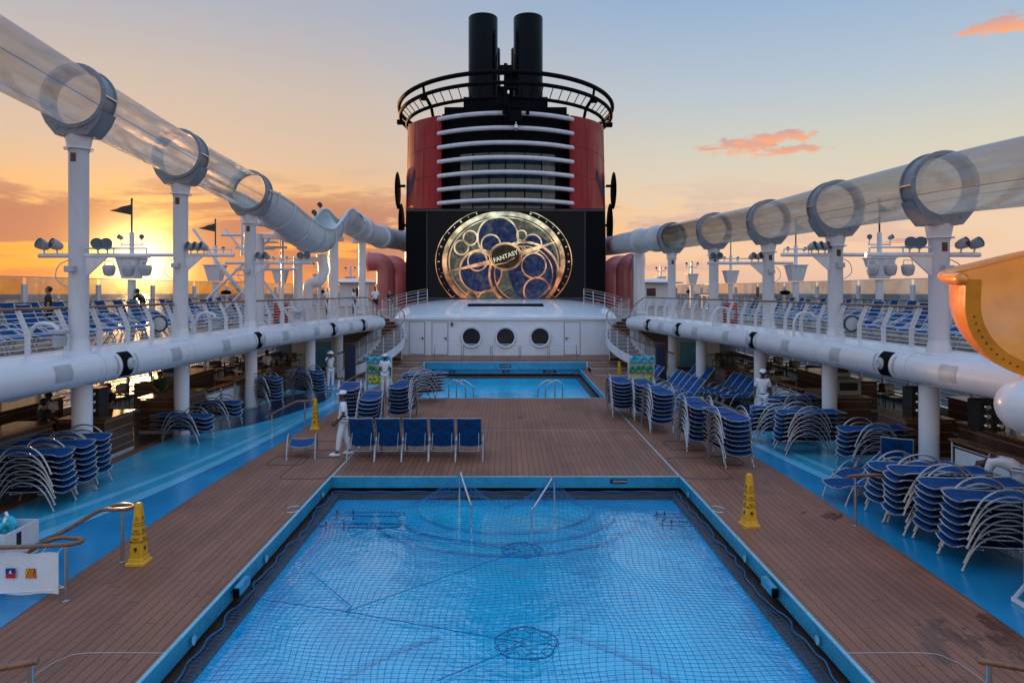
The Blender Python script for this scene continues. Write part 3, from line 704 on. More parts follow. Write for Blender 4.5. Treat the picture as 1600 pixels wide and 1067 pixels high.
for s in (-1, 1):
    side = 'left' if s < 0 else 'right'
    for x in (11.9, 13.9):
        for k in range(7):
            y = (24.5 if x > 12.5 else 30.5)+k*(2.05 if x > 12.5 else 1.7)
            if x > 12.5 and y < 29.2: y += 0.0
            if x > 12.5 and abs(x-12.8) < 1.0 and y < 29: continue
            if x > 12.5: x2 = 14.3
            else: x2 = x
            t = tp if not used_t else copy_tree(tp); used_t = True
            t.location = (s*x2, y, 0); tag(t, f'shiny square cafe table in the shade under the {side} balcony', group=f'cafe tables under the {side} balcony')
            for dx, dy, rz in ((0,-.62,180),(0,.62,0),):
                c = cp if not used_c else copy_tree(cp); used_c = True
                c.location = (s*x2+dx+random.uniform(-.05,.05), y+dy, 0); c.rotation_euler.z = R(rz+random.uniform(-15,15))
                tag(c, f'dark wooden cafe chair at a table in the shade under the {side} balcony', group=f'cafe chairs under the {side} balcony')

# low screen railings with white tarpaulin panels between the counters
def screen_rail(A, B, label, n):
    A = Vector(A); B = Vector(B); t = empty('panel_railing', A, 0, label, 'railing', 'railings with white panels')
    D = B-A; L = D.length; u = D.normalized()
    b = MB(); b.box(tuple(D/2+Vector((0,0,1.0))), (.22, L, .05), rot=Matrix.Rotation(math.atan2(-u.x, u.y), 4, 'Z'), bev=.01); b.build('wood_rail', M['teak'], t)
    for k in range(n+1):
        p = D*(k/n); b = MB(); b.tube([p, p+Vector((0,0,.97))], .022, 8); b.build('post', M['white'], t)
    for k in range(n):
        p = D*((k+.5)/n); b = MB(); b.box(tuple(p+Vector((0,0,.5))), (.012, L/n*.82, .62), rot=Matrix.Rotation(math.atan2(-u.x, u.y), 4, 'Z')); b.build('panel', M['tarp'], t, smooth=0)
    for z in (.14,.86):
        b = MB(); b.tube([Vector((0,0,z)), D+Vector((0,0,z))], .012, 6); b.build('bar', M['white'], t)
    return t
for s in (-1, 1):
    side = 'left' if s < 0 else 'right'
    screen_rail((s*10.15,23.1,0), (s*9.85,28.6,0), f'white panel railing with wood top beyond the second counter on the {side}', 5)
screen_rail((10.35,12.2,0), (10.2,15.6,0), 'white panel railing with wood top beside the bending worker', 3)

# ------------------------------------------------------------------ white deckhouse below the screen
t = empty('deckhouse', (0, 41.2, 0), 0, 'low white deckhouse with three portholes and a glossy sloping roof', 'deckhouse')
def wy(x): return -.6*(1-(x/6.6)**2)
xs = [-6.6+13.2*i/24 for i in range(25)]
b = MB()
A = [(x, wy(x), .5) for x in xs]; B = [(x, wy(x), 2.62) for x in xs]
b.strip(A, B); b.add([(-6.6,0,.5),(-6.6,8,.5),(-6.6,8,2.62),(-6.6,0,2.62)], [(0,1,2,3)]); b.add([(6.6,0,.5),(6.6,8,.5),(6.6,8,2.62),(6.6,0,2.62)], [(3,2,1,0)]); b.build('wall', M['white_matt'], t)
b = MB()
rows = []
for j in range(13):
    k = j/12; yy = 5.0*k; zz = 2.66+.12+1.02*math.sin(k*math.pi/2)**.9
    rows.append([(x*(1.02-.06*k), wy(x)*(1-k)-.12*(1-k)+yy, zz-.55*(abs(x)/6.6)**4*(1-.3*k)*(.2+.8*k)) for x in xs])
rows.insert(0, [(x*1.02, wy(x)-.12, 2.62) for x in xs])
for r0, r1 in zip(rows, rows[1:]): b.strip(r0, r1)
b.strip([(x*1.02, wy(x)-.12, 2.62) for x in xs], [(x, wy(x)+.3, 2.6) for x in xs]); 
b.add([(-6.6,0,2.6),(-6.6,8,2.6),(-6.2,8,3.3),(-6.2,5,3.3)], [(0,1,2,3)]); b.add([(6.6,0,2.6),(6.6,8,2.6),(6.2,8,3.3),(6.2,5,3.3)], [(3,2,1,0)])
b.build('roof', M['roofwhite'], t, smooth=50)
b = MB(); c = atd(791, 481.5, 43.0); b.box((0, 1.75, 3.38), (4.75,.7,.16), rot=(R(12),0,0)); b.build('roof_vent', M['black'], t)
for x in (-2.03, 0, 2.05):
    o = MB(); Mx = Matrix.Translation((x, wy(x)-.02, 1.6)) @ Matrix.Rotation(R(90), 4, 'X')
    o.lathe([(.52,.0),(.52,.07),(.62,.09),(.66,.04),(.66,-.05)], 40, Mx, cap=False); w = o.build('porthole', M['white'], t)
    o = MB(); o.lathe([(.0,.02),(.53,.02)], 40, Mx, cap=False); o.build('glass', M['glassdark'], w)
for xa, xb, hinge in ((639.5,663.5,1), (675.5,700,1), (881.5,906,-1)):
    x0, x1 = (xa-HX)*40.9/F, (xb-HX)*40.9/F; cx = (x0+x1)/2; w = x1-x0; yy = wy(cx)
    slope = math.atan2(wy(cx+.1)-wy(cx-.1), .2)
    Mx = Matrix.Translation((cx, yy, 1.5)) @ Matrix.Rotation(slope, 4, 'Z')
    o = MB(); o.add(*[[(-w/2-.03,-.012,-.97),(w/2+.03,-.012,-.97),(w/2+.03,-.012,.97),(-w/2-.03,-.012,.97)], [(0,1,2,3)]], Mx)
    d = o.build('door_gap', M['dark'], t, smooth=0)
    o = MB(); o.box((0,-.025,0), (w,.03,1.9), bev=.01); o2 = o.build('door', M['white_matt'], t); o2.matrix_local = Mx
    o = MB(); o.box((hinge*(w/2-.1),-.06,.0), (.06,.04,.16)); o.box((hinge*(w/2-.16),-.085,.03), (.16,.02,.025)); o.build('handle', M['dark'], o2)
o = MB(); o.box((-3.2, wy(-3.2)-.06, 2.35), (.12,.12,.2)); o.build('wall_lamp', M['dark'], t)
# life ring
t = empty('life_ring', (-6.25, 40.95, 1.55), 0, 'white life ring hung on the deckhouse wall beside the left stair', 'life ring')
b = MB(); b.tube([(.3*math.cos(a/24*6.2832), 0, .3*math.sin(a/24*6.2832)) for a in range(24)], .07, 10, closed=True); b.build('ring', M['white'], t)
b = MB()
for a in range(4): b.tube([(.3*math.cos(R(45+90*a+k*4)), 0, .3*math.sin(R(45+90*a+k*4))) for k in (-2,2)], .075, 10)
b.build('band', M['redcloth'], t)
# broad wooden platform and side steps
Z3 = (.5, .34, .17)
b = MB()
def slab(yf, z0, z1, ex):
    pts = []
    for j in range(25):
        x = -ex+2*ex*j/24; pts.append((x, yf+ (0 if abs(x) < 5.2 else 1.0*((abs(x)-5.2)/max(.1,ex-5.2))**2*1.6)))
    pts += [(ex, 43), (-ex, 43)]
    return pts
top = MB(); rs = MB()
p = slab(37.96, 0, .5, 8.6); rs.prism(p, .004, .46); top.prism([(x, y-.04) for x, y in p[:25]]+p[25:], .462, .5)
for s in (-1, 1):
    for yf, z in ((36.3,.335),(34.9,.17)):
        pts = [(s*4.55, yf), (s*6.2, yf), (s*7.4, yf+.25), (s*8.5, yf+.9), (s*9.2, yf+2.2), (s*9.2, 40), (s*4.55, 40)]
        if s < 0: pts = pts[::-1]
        rs.prism(pts, .004, z-.04); top.prism([(x, y-.03) for x, y in pts], z-.038, z)
struct(rs.build('step_riser', M['riser'], smooth=0)); struct(top.build('stage_platform', M['deck'], smooth=0))
# raised blue back wall of the far pool with signs
t = empty('pool_back_wall', (0, 37.92, 0), 0, 'raised turquoise board with depth notices behind the far pool', 'pool wall')
b = MB(); b.box((0, -.06, .19), (8.9, .3, .38), bev=.015); b.build('board', M['poolrim'], t)
b = MB(); b.box((0, -.06, .395), (8.96, .36, .03)); b.build('top_edge', M['poolrim_light'], t)
for s in (-1, 1): o = MB(); o.box((s*4.5,-.06,.2), (.07,.4,.46)); o.build('end_post', M['white'], t)
o = MB(); o.box((0,-.215,.2), (.6,.012,.16)); sg = o.build('notice', M['print'], t); text('NO DIVING', .09, M['white'], sg, Matrix.Translation((0,-.223,.2)) @ Matrix.Rotation(R(90), 4, 'X'))
for x, s_ in ((-2.95,'5 FT'), (0,'1.5 M'), (2.45,'5 FT  1.5 M')):
    w = .1+.06*len(s_); o = MB(); o.box((x,-.017-.03,-.13), (w,.01,.13)); sg = o.build('notice', M['print'], t); text(s_, .08, M['white'], sg, Matrix.Translation((x,-.055,-.13)) @ Matrix.Rotation(R(90), 4, 'X'))
t = empty('no_diving_sign', (at(971,752).x, 16.07, -.1), 0, 'small black NO DIVING plate on the blue rim of the near pool', 'sign')
b = MB(); b.box((0,-.008,0), (.4,.012,.1)); b.build('plate', M['print'], t); text('NO DIVING', .062, M['white'], t, Matrix.Translation((.03,-.016,0)) @ Matrix.Rotation(R(90), 4, 'X'))
# barrier hoops
for k in range(5):
    x = (k-2)*1.595; t = empty('barrier_hoop', (x, 37.98, .5), 0, f'thin metal hoop barrier behind the far pool, {["leftmost","second from the left","middle one","second from the right","rightmost"][k]} of five', 'barrier', 'metal hoop barriers behind the far pool')
    P = [(-.75,0,0),(-.75,0,.78),(-.72,0,.84),(-.66,0,.87),(.66,0,.87),(.72,0,.84),(.75,0,.78),(.75,0,0)]
    b = MB(); b.tube(P, .022, 8); b.build('hoop', M['steel'], t); b = MB(); b.lathe([(.05,0),(.05,.012)], 12, Matrix.Translation((-.75,0,0))); b.lathe([(.05,0),(.05,.012)], 12, Matrix.Translation((.75,0,0))); b.build('foot_plate', M['steel'], t)

# ------------------------------------------------------------------ curved stairs
for s in (-1, 1):
    side = 'left' if s < 0 else 'right'
    C = Vector((s*8.8, 37.5, 0)); t = empty('curved_stair', C, 0, f'curving brown staircase with white multi-bar rails on the {side} of the deckhouse', 'staircase', 'curved staircases')
    a0, a1, N = 62, -84, 16; ri, ro = 1.95, 3.2
    def P(r, k, z):     # k 0 top .. 1 bottom
        a = R(a0+(a1-a0)*k); return Vector((-s*r*math.cos(a), r*math.sin(a), z))
    def zf(k): return ZU*(1-k)+.17*k
    for i in range(N):
        k0, k1 = i/N, (i+1)/N; z = ZU-(ZU-.02)*(i+1)/(N+1)
        b = MB(); q = [P(ri,k0,0), P(ro,k0,0), P(ro,k1+.012,0), P(ri,k1+.012,0)]
        if s > 0: q = q[::-1]
        b.prism([(v.x, v.y) for v in q], z-.05, z); b.build('tread', M['tread'], t, smooth=0)
        b = MB(); q = [P(ri,k1-.003,0), P(ro,k1-.003,0), P(ro,k1+.004,0), P(ri,k1+.004,0)]
        if s > 0: q = q[::-1]
        b.prism([(v.x, v.y) for v in q], z-.17, z-.051); b.build('riser', M['darkbrown'], t, smooth=0)
    for r in (ri-.02, ro+.02):
        b = MB(); n = 30
        lo = [P(r, j/n, zf(j/n)-.36) for j in range(n+1)]; hi = [P(r, j/n, zf(j/n)+.1) for j in range(n+1)]
        lo2 = [P(r+(.04 if r > 2.5 else -.04), j/n, zf(j/n)-.36) for j in range(n+1)]; hi2 = [P(r+(.04 if r > 2.5 else -.04), j/n, zf(j/n)+.1) for j in range(n+1)]
        b.strip(lo, hi); b.strip(hi2, lo2); b.strip(hi, hi2); b.strip(lo2, lo); b.build('stringer', M['white'], t)
        rl = MB(); rl.tube([P(r, j/n, zf(j/n)+1.02) for j in range(n+1)], .035, 8); rl.build('handrail', M['teak'], t)
        for h in (.2,.3,.4,.5,.6,.7,.8,.9):
            rl = MB(); rl.tube([P(r, j/n, zf(j/n)+h) for j in range(n+1)], .011, 5); rl.build('rail_bar', M['white'], t)
        for j in range(0, n+1, 3):
            rl = MB(); rl.tube([P(r, j/n, zf(j/n)+.08), P(r, j/n, zf(j/n)+1.02)], .022, 6); rl.build('baluster', M['white'], t)
    # white curved bulkhead under the stair
    b = MB(); n = 20; lo = []; hi = []
    for j in range(n+1):
        k = j/n*.42; lo.append(P(ro-.12, k, .5)); hi.append(P(ro-.12, k, zf(k)-.3))
    b.strip(lo, hi); b.build('bulkhead', M['white_matt'], t)
    # short railing at the stair head
    t = empty('stair_head_railing', (s*7.0, 41.0, ZU), 0, f'short white railing at the top of the {side} curved stair', 'railing')
    b = MB()
    Q = [Vector((-s*.1,-.4,0)), Vector((-s*1.0,.35,.3)), Vector((-s*2.2,.9,.55))]
    b.tube([q+Vector((0,0,1.02)) for q in catmull(Q, 5)], .03, 8); b.build('handrail', M['teak'], t)
    for h in (.3,.5,.7,.88):
        b = MB(); b.tube([q+Vector((0,0,h)) for q in catmull(Q, 5)], .012, 5); b.build('rail_bar', M['white'], t)
    for q in catmull(Q, 2): b = MB(); b.tube([q+Vector((0,0,-.1)), q+Vector((0,0,1.02))], .02, 6); b.build('post', M['white'], t)
    # teal and white doors / lockers behind the stair foot
    t = empty('locker_panel', (s*11.0, 39.2, 0), 0, f'white locker with teal wave panel behind the {side} stair', 'locker')
    b = MB(); b.box((0,0,1.2), (2.4,.5,2.4), bev=.02); b.build('body', M['white_matt'], t)
    b = MB(); b.box((-s*.3,-.26,.75), (1.5,.02,1.4)); b.build('wave_panel', M['tealpanel'], t)
    # dark sign pillar
    t = empty('notice_pillar', (s*7.35, 32.3, 0), 0, f'narrow dark blue notice pillar at the foot of the {side} steps', 'notice board')
    b = MB(); b.box((0,0,.95), (.5,.18,1.9), bev=.02); b.build('pillar', M['darkbrown'], t)
    b = MB(); b.box((-s*.05,-.1,.95), (.34,.02,1.6)); b.build('notice', M['clothnavy'], t)
# back bulkhead closing the promenades far away
for s in (-1, 1):
    b = MB(); b.box((s*11.4, 47, 1.3), (9.2,.3,2.6)); tag(b.build('bulkhead_wall', M['ceil'], smooth=0), f'dark bulkhead wall closing the far end of the {"left" if s<0 else "right"} promenade', 'wall')

# ------------------------------------------------------------------ funnel, screen, stacks
def ellpt(a, b_, th, z): return Vector((a*math.sin(th), -b_*math.cos(th), z))     # th 0 = front
t = empty('funnel', (0, 60, 0), 0, 'huge red ship funnel with black front recess, white curved bars and two black stacks', 'funnel')
FA, FB = 8.62, 9.9
th0 = math.asin(5.05/FA)
def fz_top(th): return 17.55+.8*(1-math.cos(th))/1.0
def famp(z): return 1.0+.018*(12-z)/8
b = MB(); n = 72
for lo_, hi_ in ((th0, 2*math.pi-th0),):
    zs = [0,4,8,12,15,17.2,1]; rows = []
    for i in range(n+1):
        th = lo_+(hi_-lo_)*i/n; rr = []
        for z in (2.6,6,10,14,None):
            zz = fz_top(th) if z is None else z; k = famp(zz)
            rr.append(ellpt(FA*k, FB*k, th, zz))
        rows.append(rr)
    for r0, r1 in zip(rows, rows[1:]): b.strip(r0, r1)
b.build('shell', M['red'], t)
M['redseam'] = paint('red_plate_seam', (.16,.004,.008), .5, var=.1)
for z in (5.5, 9.5, 13.2, 15.4):
    b = MB(); k = famp(z)*1.0006; b.tube([ellpt(FA*k, FB*k, th0+.02+(2*math.pi-2*th0-.04)*i/80, z) for i in range(81)], .016, 4); b.build('plate_seam', M['redseam'], t)
for q in range(12):
    b = MB(); th = th0+.22+(2*math.pi-2*th0-.44)*q/11; b.tube([ellpt(FA*famp(z)*1.0006, FB*famp(z)*1.0006, th, z) for z in (3, 8, 12, 17.2)], .014, 4); b.build('plate_seam', M['redseam'], t)
for sg in (-1, 1):
    b = MB()
    e = ellpt(FA, FB, sg*th0, 0)
    k0, k1 = famp(8), famp(17.5)
    b.box((sg*4.98, e.y+.35, 10.1), (.22, 1.1, 15.0))
    b.build('recess_edge', M['red'], t)
FBi = 9.2
def fr(x, off=0.0): return -FB*math.sqrt(max(0, 1-(x/FA)**2))+off
b = MB(); xs2 = [-4.9+9.8*i/28 for i in range(29)]
b.strip([(x, fr(x,.75), 3) for x in xs2], [(x, fr(x,.75), 17.9) for x in xs2]); b.strip([(x, fr(x,.75), 17.9) for x in xs2], [(x*.9, fr(x,.75)+6, 18.0) for x in xs2]); b.build('recess_panel', M['black'], t)
# windows behind the bars
def glass_funnel():
    m, nt, b_ = new_mat('funnel_glass'); n_ = noise(nt, .9, 5, obj_vec(nt, (1.6,.2,.35)), .6, 1.2)
    r = ramp(nt, [(.3,(.008,.025,.035)), (.6,(.02,.05,.07)), (.75,(.04,.06,.07))], n_.outputs['Fac']); nt.links.new(r.outputs[0], b_.inputs['Base Color'])
    b_.inputs['Roughness'].default_value = .06; b_.inputs['Specular IOR Level'].default_value = .5
    bp = nt.nodes.new('ShaderNodeBump'); bp.inputs['Strength'].default_value = .3; bp.inputs['Distance'].default_value = .05
    nt.links.new(n_.outputs['Fac'], bp.inputs['Height']); nt.links.new(bp.outputs[0], b_.inputs['Normal']); return m
M['fglass'] = glass_funnel()
M['fglass_grey'] = paint('greyed_glass', (.1,.1,.11), .2, var=.3, scale=1.5)
cols = [(px-HX)*50.6/F for px in (717,738,764,790,820,847,870)]
rowz = [EYE+(HY-y)*50.4/F for y in (236,247.5,270,292.5,314,326)]
for i in range(6):
    for j in range(5):
        x0, x1, z1, z0 = cols[i]+.05, cols[i+1]-.05, rowz[j]-.04, rowz[j+1]+.04
        o = MB(); pts = [x0+(x1-x0)*q/3 for q in range(4)]
        o.strip([(x, fr(x,.70), z0) for x in pts], [(x, fr(x,.70), z1) for x in pts]); 
        o.build('window', M['fglass_grey'] if i in (0,5) else M['fglass'], t)
mids = [177,200,223,246,269,291.3,313]
for y in mids:
    z = EYE+(HY-y)*49.9/F; o = MB()
    pts = [Vector((-5.05+10.1*q/24, fr(-5.05+10.1*q/24, -.22), z)) for q in range(25)]
    rs_ = [.165]*25
    o.tube(pts, rs_, 14); 
    for e in (0, -1): o.ell(pts[e], (.165,.165,.165), 12, 8)
    o.build('white_bar', M['white'], t)
# gallery ring
def ringpts(a, b_, z, n=96): return [ellpt(a, b_, 2*math.pi*i/n, z) for i in range(n)]
g = MB(); g.tube(ringpts(9.2, 11.6, 19.86), .17, 10, closed=True); ring_o = g.build('gallery_ring', M['black'], t)
g = MB(); g.tube(ringpts(9.1, 11.35, 19.15), .15, 10, closed=True); g.build('gallery_rail', M['black'], ring_o)
g = MB(); g.tube(ringpts(8.55, 9.5, 18.6), .14, 10, closed=True); g.build('gallery_rail', M['black'], ring_o)
for i in range(72):
    th = 2*math.pi*(i+.5)/72; g = MB(); thick = .13 if i % 9 == 0 else .035
    g.tube([ellpt(8.55,9.5,th,18.6), ellpt(9.1,11.35,th,19.15)], thick, 6)
    if i % 9 == 0: g.tube([ellpt(9.1,11.35,th,19.15), ellpt(9.2,11.6,th,19.86)], .1, 6); g.tube([ellpt(8.55,9.5,th,18.6), ellpt(8.2,9.2,th,17.3)], .12, 6); g.box(ellpt(9.2,11.0,th,19.0), (.5,.5,.35))
    g.build('gallery_strut', M['black'], ring_o)
# upper black deck of the funnel with machinery
g = MB(); g.prism([(7.0*math.sin(2*math.pi*i/40), -8.1*math.cos(2*math.pi*i/40)) for i in range(40)], 17.2, 18.1); g.build('funnel_top', M['black'], t)
g = MB(); g.box((0,-5,18.7), (6.6,3,1.6)); g.box((-3.9,-4.6,18.5), (2.0,1.6,1.0)); g.box((3.9,-4.6,18.5), (2.0,1.6,1.0)); g.build('vent_housing', M['black'], t)
for s in (-1, 1):
    st = MB(); st.lathe([(1.28,0),(1.28,10.2),(1.25,10.26),(1.14,10.26),(1.14,9.2)], 40, Matrix.Translation((s*1.98,0,18)), cap=False); st.build('stack', M['blackgloss'], t)
    st = MB(); st.lathe([(1.0,0),(1.0,8.6),(.9,8.6),(.9,8)], 32, Matrix.Translation((s*1.5,3.2,18)), cap=False); st.build('stack', M['blackgloss'], t)
g = MB()       # camera and radar gear on the centre of the ring
g.box((0,-11.5,20.0), (1.1,.4,.6)); g.tube([(0,-11.2,17.6),(0,-11.4,20.5)], .13, 8); g.box((.4,-11.1,19.3), (.8,.5,1.1)); g.box((-.35,-10.6,18.4), (.5,.5,1.3)); g.box((.7,-10.4,17.0), (.9,.6,.8)); g.tube([(.15,-10.5,16.9),(.15,-10.5,18.6)], .12, 8); g.tube([(1.6,-10.5,17.1),(1.6,-10.5,18.0)], .13, 8); g.tube([(-.1,-10.5,17.1),(-.1,-10.5,18.0)], .13, 8); g.tube([(-.3,-10.5,17.6),(1.9,-10.5,17.6)], .07, 8)
g.build('camera_gantry', M['black'], t)
g = MB(); g.ell((.75,-10.5,16.2), (.16,.16,.3), 12, 8); g.tube([(.75,-10.5,16.2),(.75,-10.5,16.8)], .06, 6); g.build('camera', M['steel'], t)
# side plates
for s in (-1, 1):
    g = MB(); g.ell((s*9.25, -1.4, 12.9), (.14, 1.5, 1.6), 28, 16); g.ell((s*9.05,-.6,10.0), (.12, 1.8, 1.9), 28, 16); g.build('side_plate', M['black'], t)
    for q_ in ((-1.4,13.3),(-.6,10)): g = MB(); g.tube([(s*8.6,*q_),(s*9.15,*q_)], .12, 6); g.build('bracket', M['black'], t)
    # dark blue wave paint on the flank
    g = MB(); pts = []
    for q in range(9):
        th = s*(R(58)+q*R(2.2)); zt = 13.4-.9*math.sin(q/8*math.pi)*(.4+q/8); pts.append((th, zt))
    k = famp(13)*1.003
    g.strip([ellpt(FA*k,FB*k,th,z+.25+.12*abs(i-4)) for i,(th,z) in enumerate(pts)], [ellpt(FA*k,FB*k,th,z-.5*math.sin(i/8*math.pi)-.05) for i,(th,z) in enumerate(pts)]); g.build('painted_wave', M['emblem'], t)

# --- video screen
t = empty('video_screen', (0, 46, 0), 0, 'big black outdoor video screen showing an ornate golden clock face', 'screen')
X0, X1 = (634-HX)*46/F, (946-HX)*46/F; ZB, ZT = EYE-(470-HY)*46/F, EYE+(HY-326)*46/F
b = MB(); b.box(((X0+X1)/2, .9, (ZB+ZT)/2), (X1-X0, 1.8, ZT-ZB), bev=.05); b.build('housing', M['black'], t)
b = MB(); b.box(((X0+X1)/2, -.01, ZT-.12), (X1-X0-.1,.06,.14)); b.box(((X0+X1)/2, -.01, ZB+.13), (X1-X0-.1,.06,.2)); 
for px in (667, 914): b.box(((px-HX)*46/F, -.01, (ZB+ZT)/2), (.07,.06,ZT-ZB-.5))
b.build('frame', M['dark'], t)
DX0, DX1, DZ0, DZ1 = (667-HX)*46/F, (914-HX)*46/F, EYE-(466-HY)*46/F, EYE+(HY-331)*46/F
b = MB(); b.add([(DX0,-.03,DZ0),(DX1,-.03,DZ0),(DX1,-.03,DZ1),(DX0,-.03,DZ1)], [(0,1,2,3)]); b.build('display', emit('screen_black', (.01,.008,.01,1), .3, .5), t, smooth=0)
CX, CZ = (787-HX)*46/F, EYE+(HY-409)*46/F; PXM = 46/F
def gold_mat():
    m, nt, b_ = new_mat('screen_gold'); v = obj_vec(nt); n_ = noise(nt, 1.2, 4, v)
    s_ = nt.nodes.new('ShaderNodeSeparateXYZ'); nt.links.new(v, s_.inputs[0])
    k = ramp(nt, [(.2,(.62,.7,.55)), (.5,(.8,.66,.42)), (.75,(.75,.46,.25)), (1,(.5,.2,.1))], math_(nt, 'SUBTRACT', 1.25, math_(nt, 'DIVIDE', math_(nt, 'SUBTRACT', s_.outputs[2], 3.6), 6.2)))
    kk = mixc(nt, 1, k.outputs[0], ramp(nt, [(.38,(.35,)*3),(.62,(1.3,)*3)], n_.outputs['Fac']).outputs[0], 'MULTIPLY')
    nt.links.new(kk, b_.inputs['Emission Color']); b_.inputs['Emission Strength'].default_value = 1.0; b_.inputs['Base Color'].default_value = (.01,.01,.01,1); b_.inputs['Specular IOR Level'].default_value = .05; b_.inputs['Roughness'].default_value = .8; return m
def dial_mat(name, c1, c2, c3, st=.5):
    m, nt, b_ = new_mat(name); n_ = noise(nt, 1.3, 8, obj_vec(nt), .72, 1.6); r = ramp(nt, [(.36,c1),(.5,c2),(.68,c3)], n_.outputs['Fac'])
    nt.links.new(r.outputs[0], b_.inputs['Emission Color']); b_.inputs['Emission Strength'].default_value = st; b_.inputs['Base Color'].default_value = (.01,.01,.01,1); b_.inputs['Specular IOR Level'].default_value = .05; b_.inputs['Roughness'].default_value = .8; return m
gold = gold_mat()
blueD = dial_mat('screen_blue', (.008,.018,.06), (.025,.045,.15), (.14,.15,.15)); mixD = dial_mat('screen_dial', (.04,.05,.1), (.13,.14,.1), (.34,.32,.27)); darkD = dial_mat('screen_brown', (.03,.015,.01), (.05,.03,.02), (.1,.06,.04))
layer = [0]
def clampz(p): return Vector((min(max(p[0], DX0), DX1), p[1], min(max(p[2], DZ0), DZ1)))
def sring(cx, cz, rx, rz, w, mat=gold, name='dial_ring', n=64):
    layer[0] += 1; y = -.035-.004*layer[0]; o = MB()
    A = []; B = []
    for i in range(n+1):
        a = 2*math.pi*i/n; A.append(clampz((CX+(cx+rx*math.cos(a))*PXM, y, CZ-(cz+rz*math.sin(a))*PXM))); B.append(clampz((CX+(cx+(rx-w)*math.cos(a))*PXM, y, CZ-(cz+(rz-w)*math.sin(a))*PXM)))
    o.strip(A, B); return o.build(name, mat, t, smooth=0)
def sdisc(cx, cz, rx, rz, mat, name='dial_face'):
    layer[0] += 1; y = -.035-.004*layer[0]; o = MB(); pts = [clampz((CX+(cx+rx*math.cos(2*math.pi*i/64))*PXM, y, CZ-(cz+rz*math.sin(2*math.pi*i/64))*PXM)) for i in range(64)]
    o.add([clampz((CX+cx*PXM, y, CZ-cz*PXM))]+pts, [[0,1+i,1+(i+1) % 64] for i in range(64)]); return o.build(name, mat, t, smooth=0)
# coordinates in screen pixels from the centre (787,409)
sring(0,0,107,86,1.2); sdisc(0,0,94,76,mixD); sring(0,0,96,79,7); sring(0,0,86,70,1.5)
sdisc(-35,17,33,30,blueD); sdisc(45,10,38,52,blueD); sdisc(-9,-38,33,28,blueD)
for cx, cz, rx, w in ((-9,-38,33,2.6),(-20,-27,16,2.4),(-52,-37,12,2.2),(-66,-22,12,2.2),(-36,15,34,2.6),(-41,-1,16,2.2),(28,-41,8.5,1.8),(45,-28,15,2),(47,6,20,2.2),(22,-17,9,1.8),(52,46,22,2.8),(-50,57,11,2.2),(-24,62,18,2.6)):
    sring(cx, cz, rx, rx*1.02, w)
sring(32,20,56,52,3.4); sring(32,20,50,47,2.2, darkD); sring(31,19,46,44,1.4)
# markers round the rim
layer[0] += 1
o = MB()
for i in range(44):
    a = 2*math.pi*i/44; cx, cz = 101.5*math.cos(a), 82*math.sin(a)
    if CZ-cz*PXM < DZ0+.1 or CZ-cz*PXM > DZ1-.08: continue
    w = 2.6 if i % 4 == 0 else 1.3
    o.box((CX+cx*PXM, -.035-.004*layer[0], CZ-cz*PXM), ((1.3 if i % 2 else 3.2)*PXM, .002, w*PXM), rot=(0, a, 0))
o.build('hour_marks', gold, t, smooth=0)
# fine spokes
layer[0] += 1; o = MB()
for i in range(26):
    a = 2*math.pi*i/26+.1; r0, r1 = 20, random.uniform(40,74)
    p, q = clampz((CX+r0*math.cos(a)*PXM, -.035-.004*layer[0], CZ-r0*math.sin(a)*.8*PXM)), clampz((CX+(r1*math.cos(a)+6)*PXM, -.035-.004*layer[0], CZ-(r1*math.sin(a)*.9)*PXM))
    o.tube([p, q], .012, 4)
o.build('spokes', darkD, t, smooth=0)
layer[0] += 1; y = -.035-.004*layer[0]
for tip, hub, wv in (((-98,18),(-22,1),2.6), ((88,-33),(24,-12),3.2)):
    d = Vector((tip[0]-hub[0], 0, -(tip[1]-hub[1]))).normalized(); nrm = Vector((-d.z, 0, d.x))
    o = MB(); H_ = Vector((CX+hub[0]*PXM, y, CZ-hub[1]*PXM)); T_ = Vector((CX+tip[0]*PXM, y, CZ-tip[1]*PXM))
    o.add([H_+nrm*wv*1.4*PXM, H_-nrm*wv*1.4*PXM, T_-nrm*.3*PXM, T_+nrm*.3*PXM], [(0,1,2,3)])
    o.build('clock_hand', gold, t, smooth=0)
sdisc(3,-8,26,22,darkD); sring(3,-8,26,22,2); sring(3,-8,23,19.5,.8)
layer[0] += 2
text('FANTASY', 9.5*PXM, emit('screen_lettering', (.75,.8,.6,1), .9), t, Matrix.Translation((CX+3*PXM, -.035-.004*layer[0], CZ+8*PXM)) @ Matrix.Rotation(R(90), 4, 'X') @ Matrix.Rotation(R(20), 4, 'Z'))
o = MB(); o.tube([(CX-13*PXM,-.035-.004*layer[0],CZ-5*PXM),(CX+3*PXM,-.035-.004*layer[0],CZ-2*PXM),(CX+17*PXM,-.035-.004*layer[0],CZ+6*PXM)], .025, 4); o.build('flourish', gold, t, smooth=0)

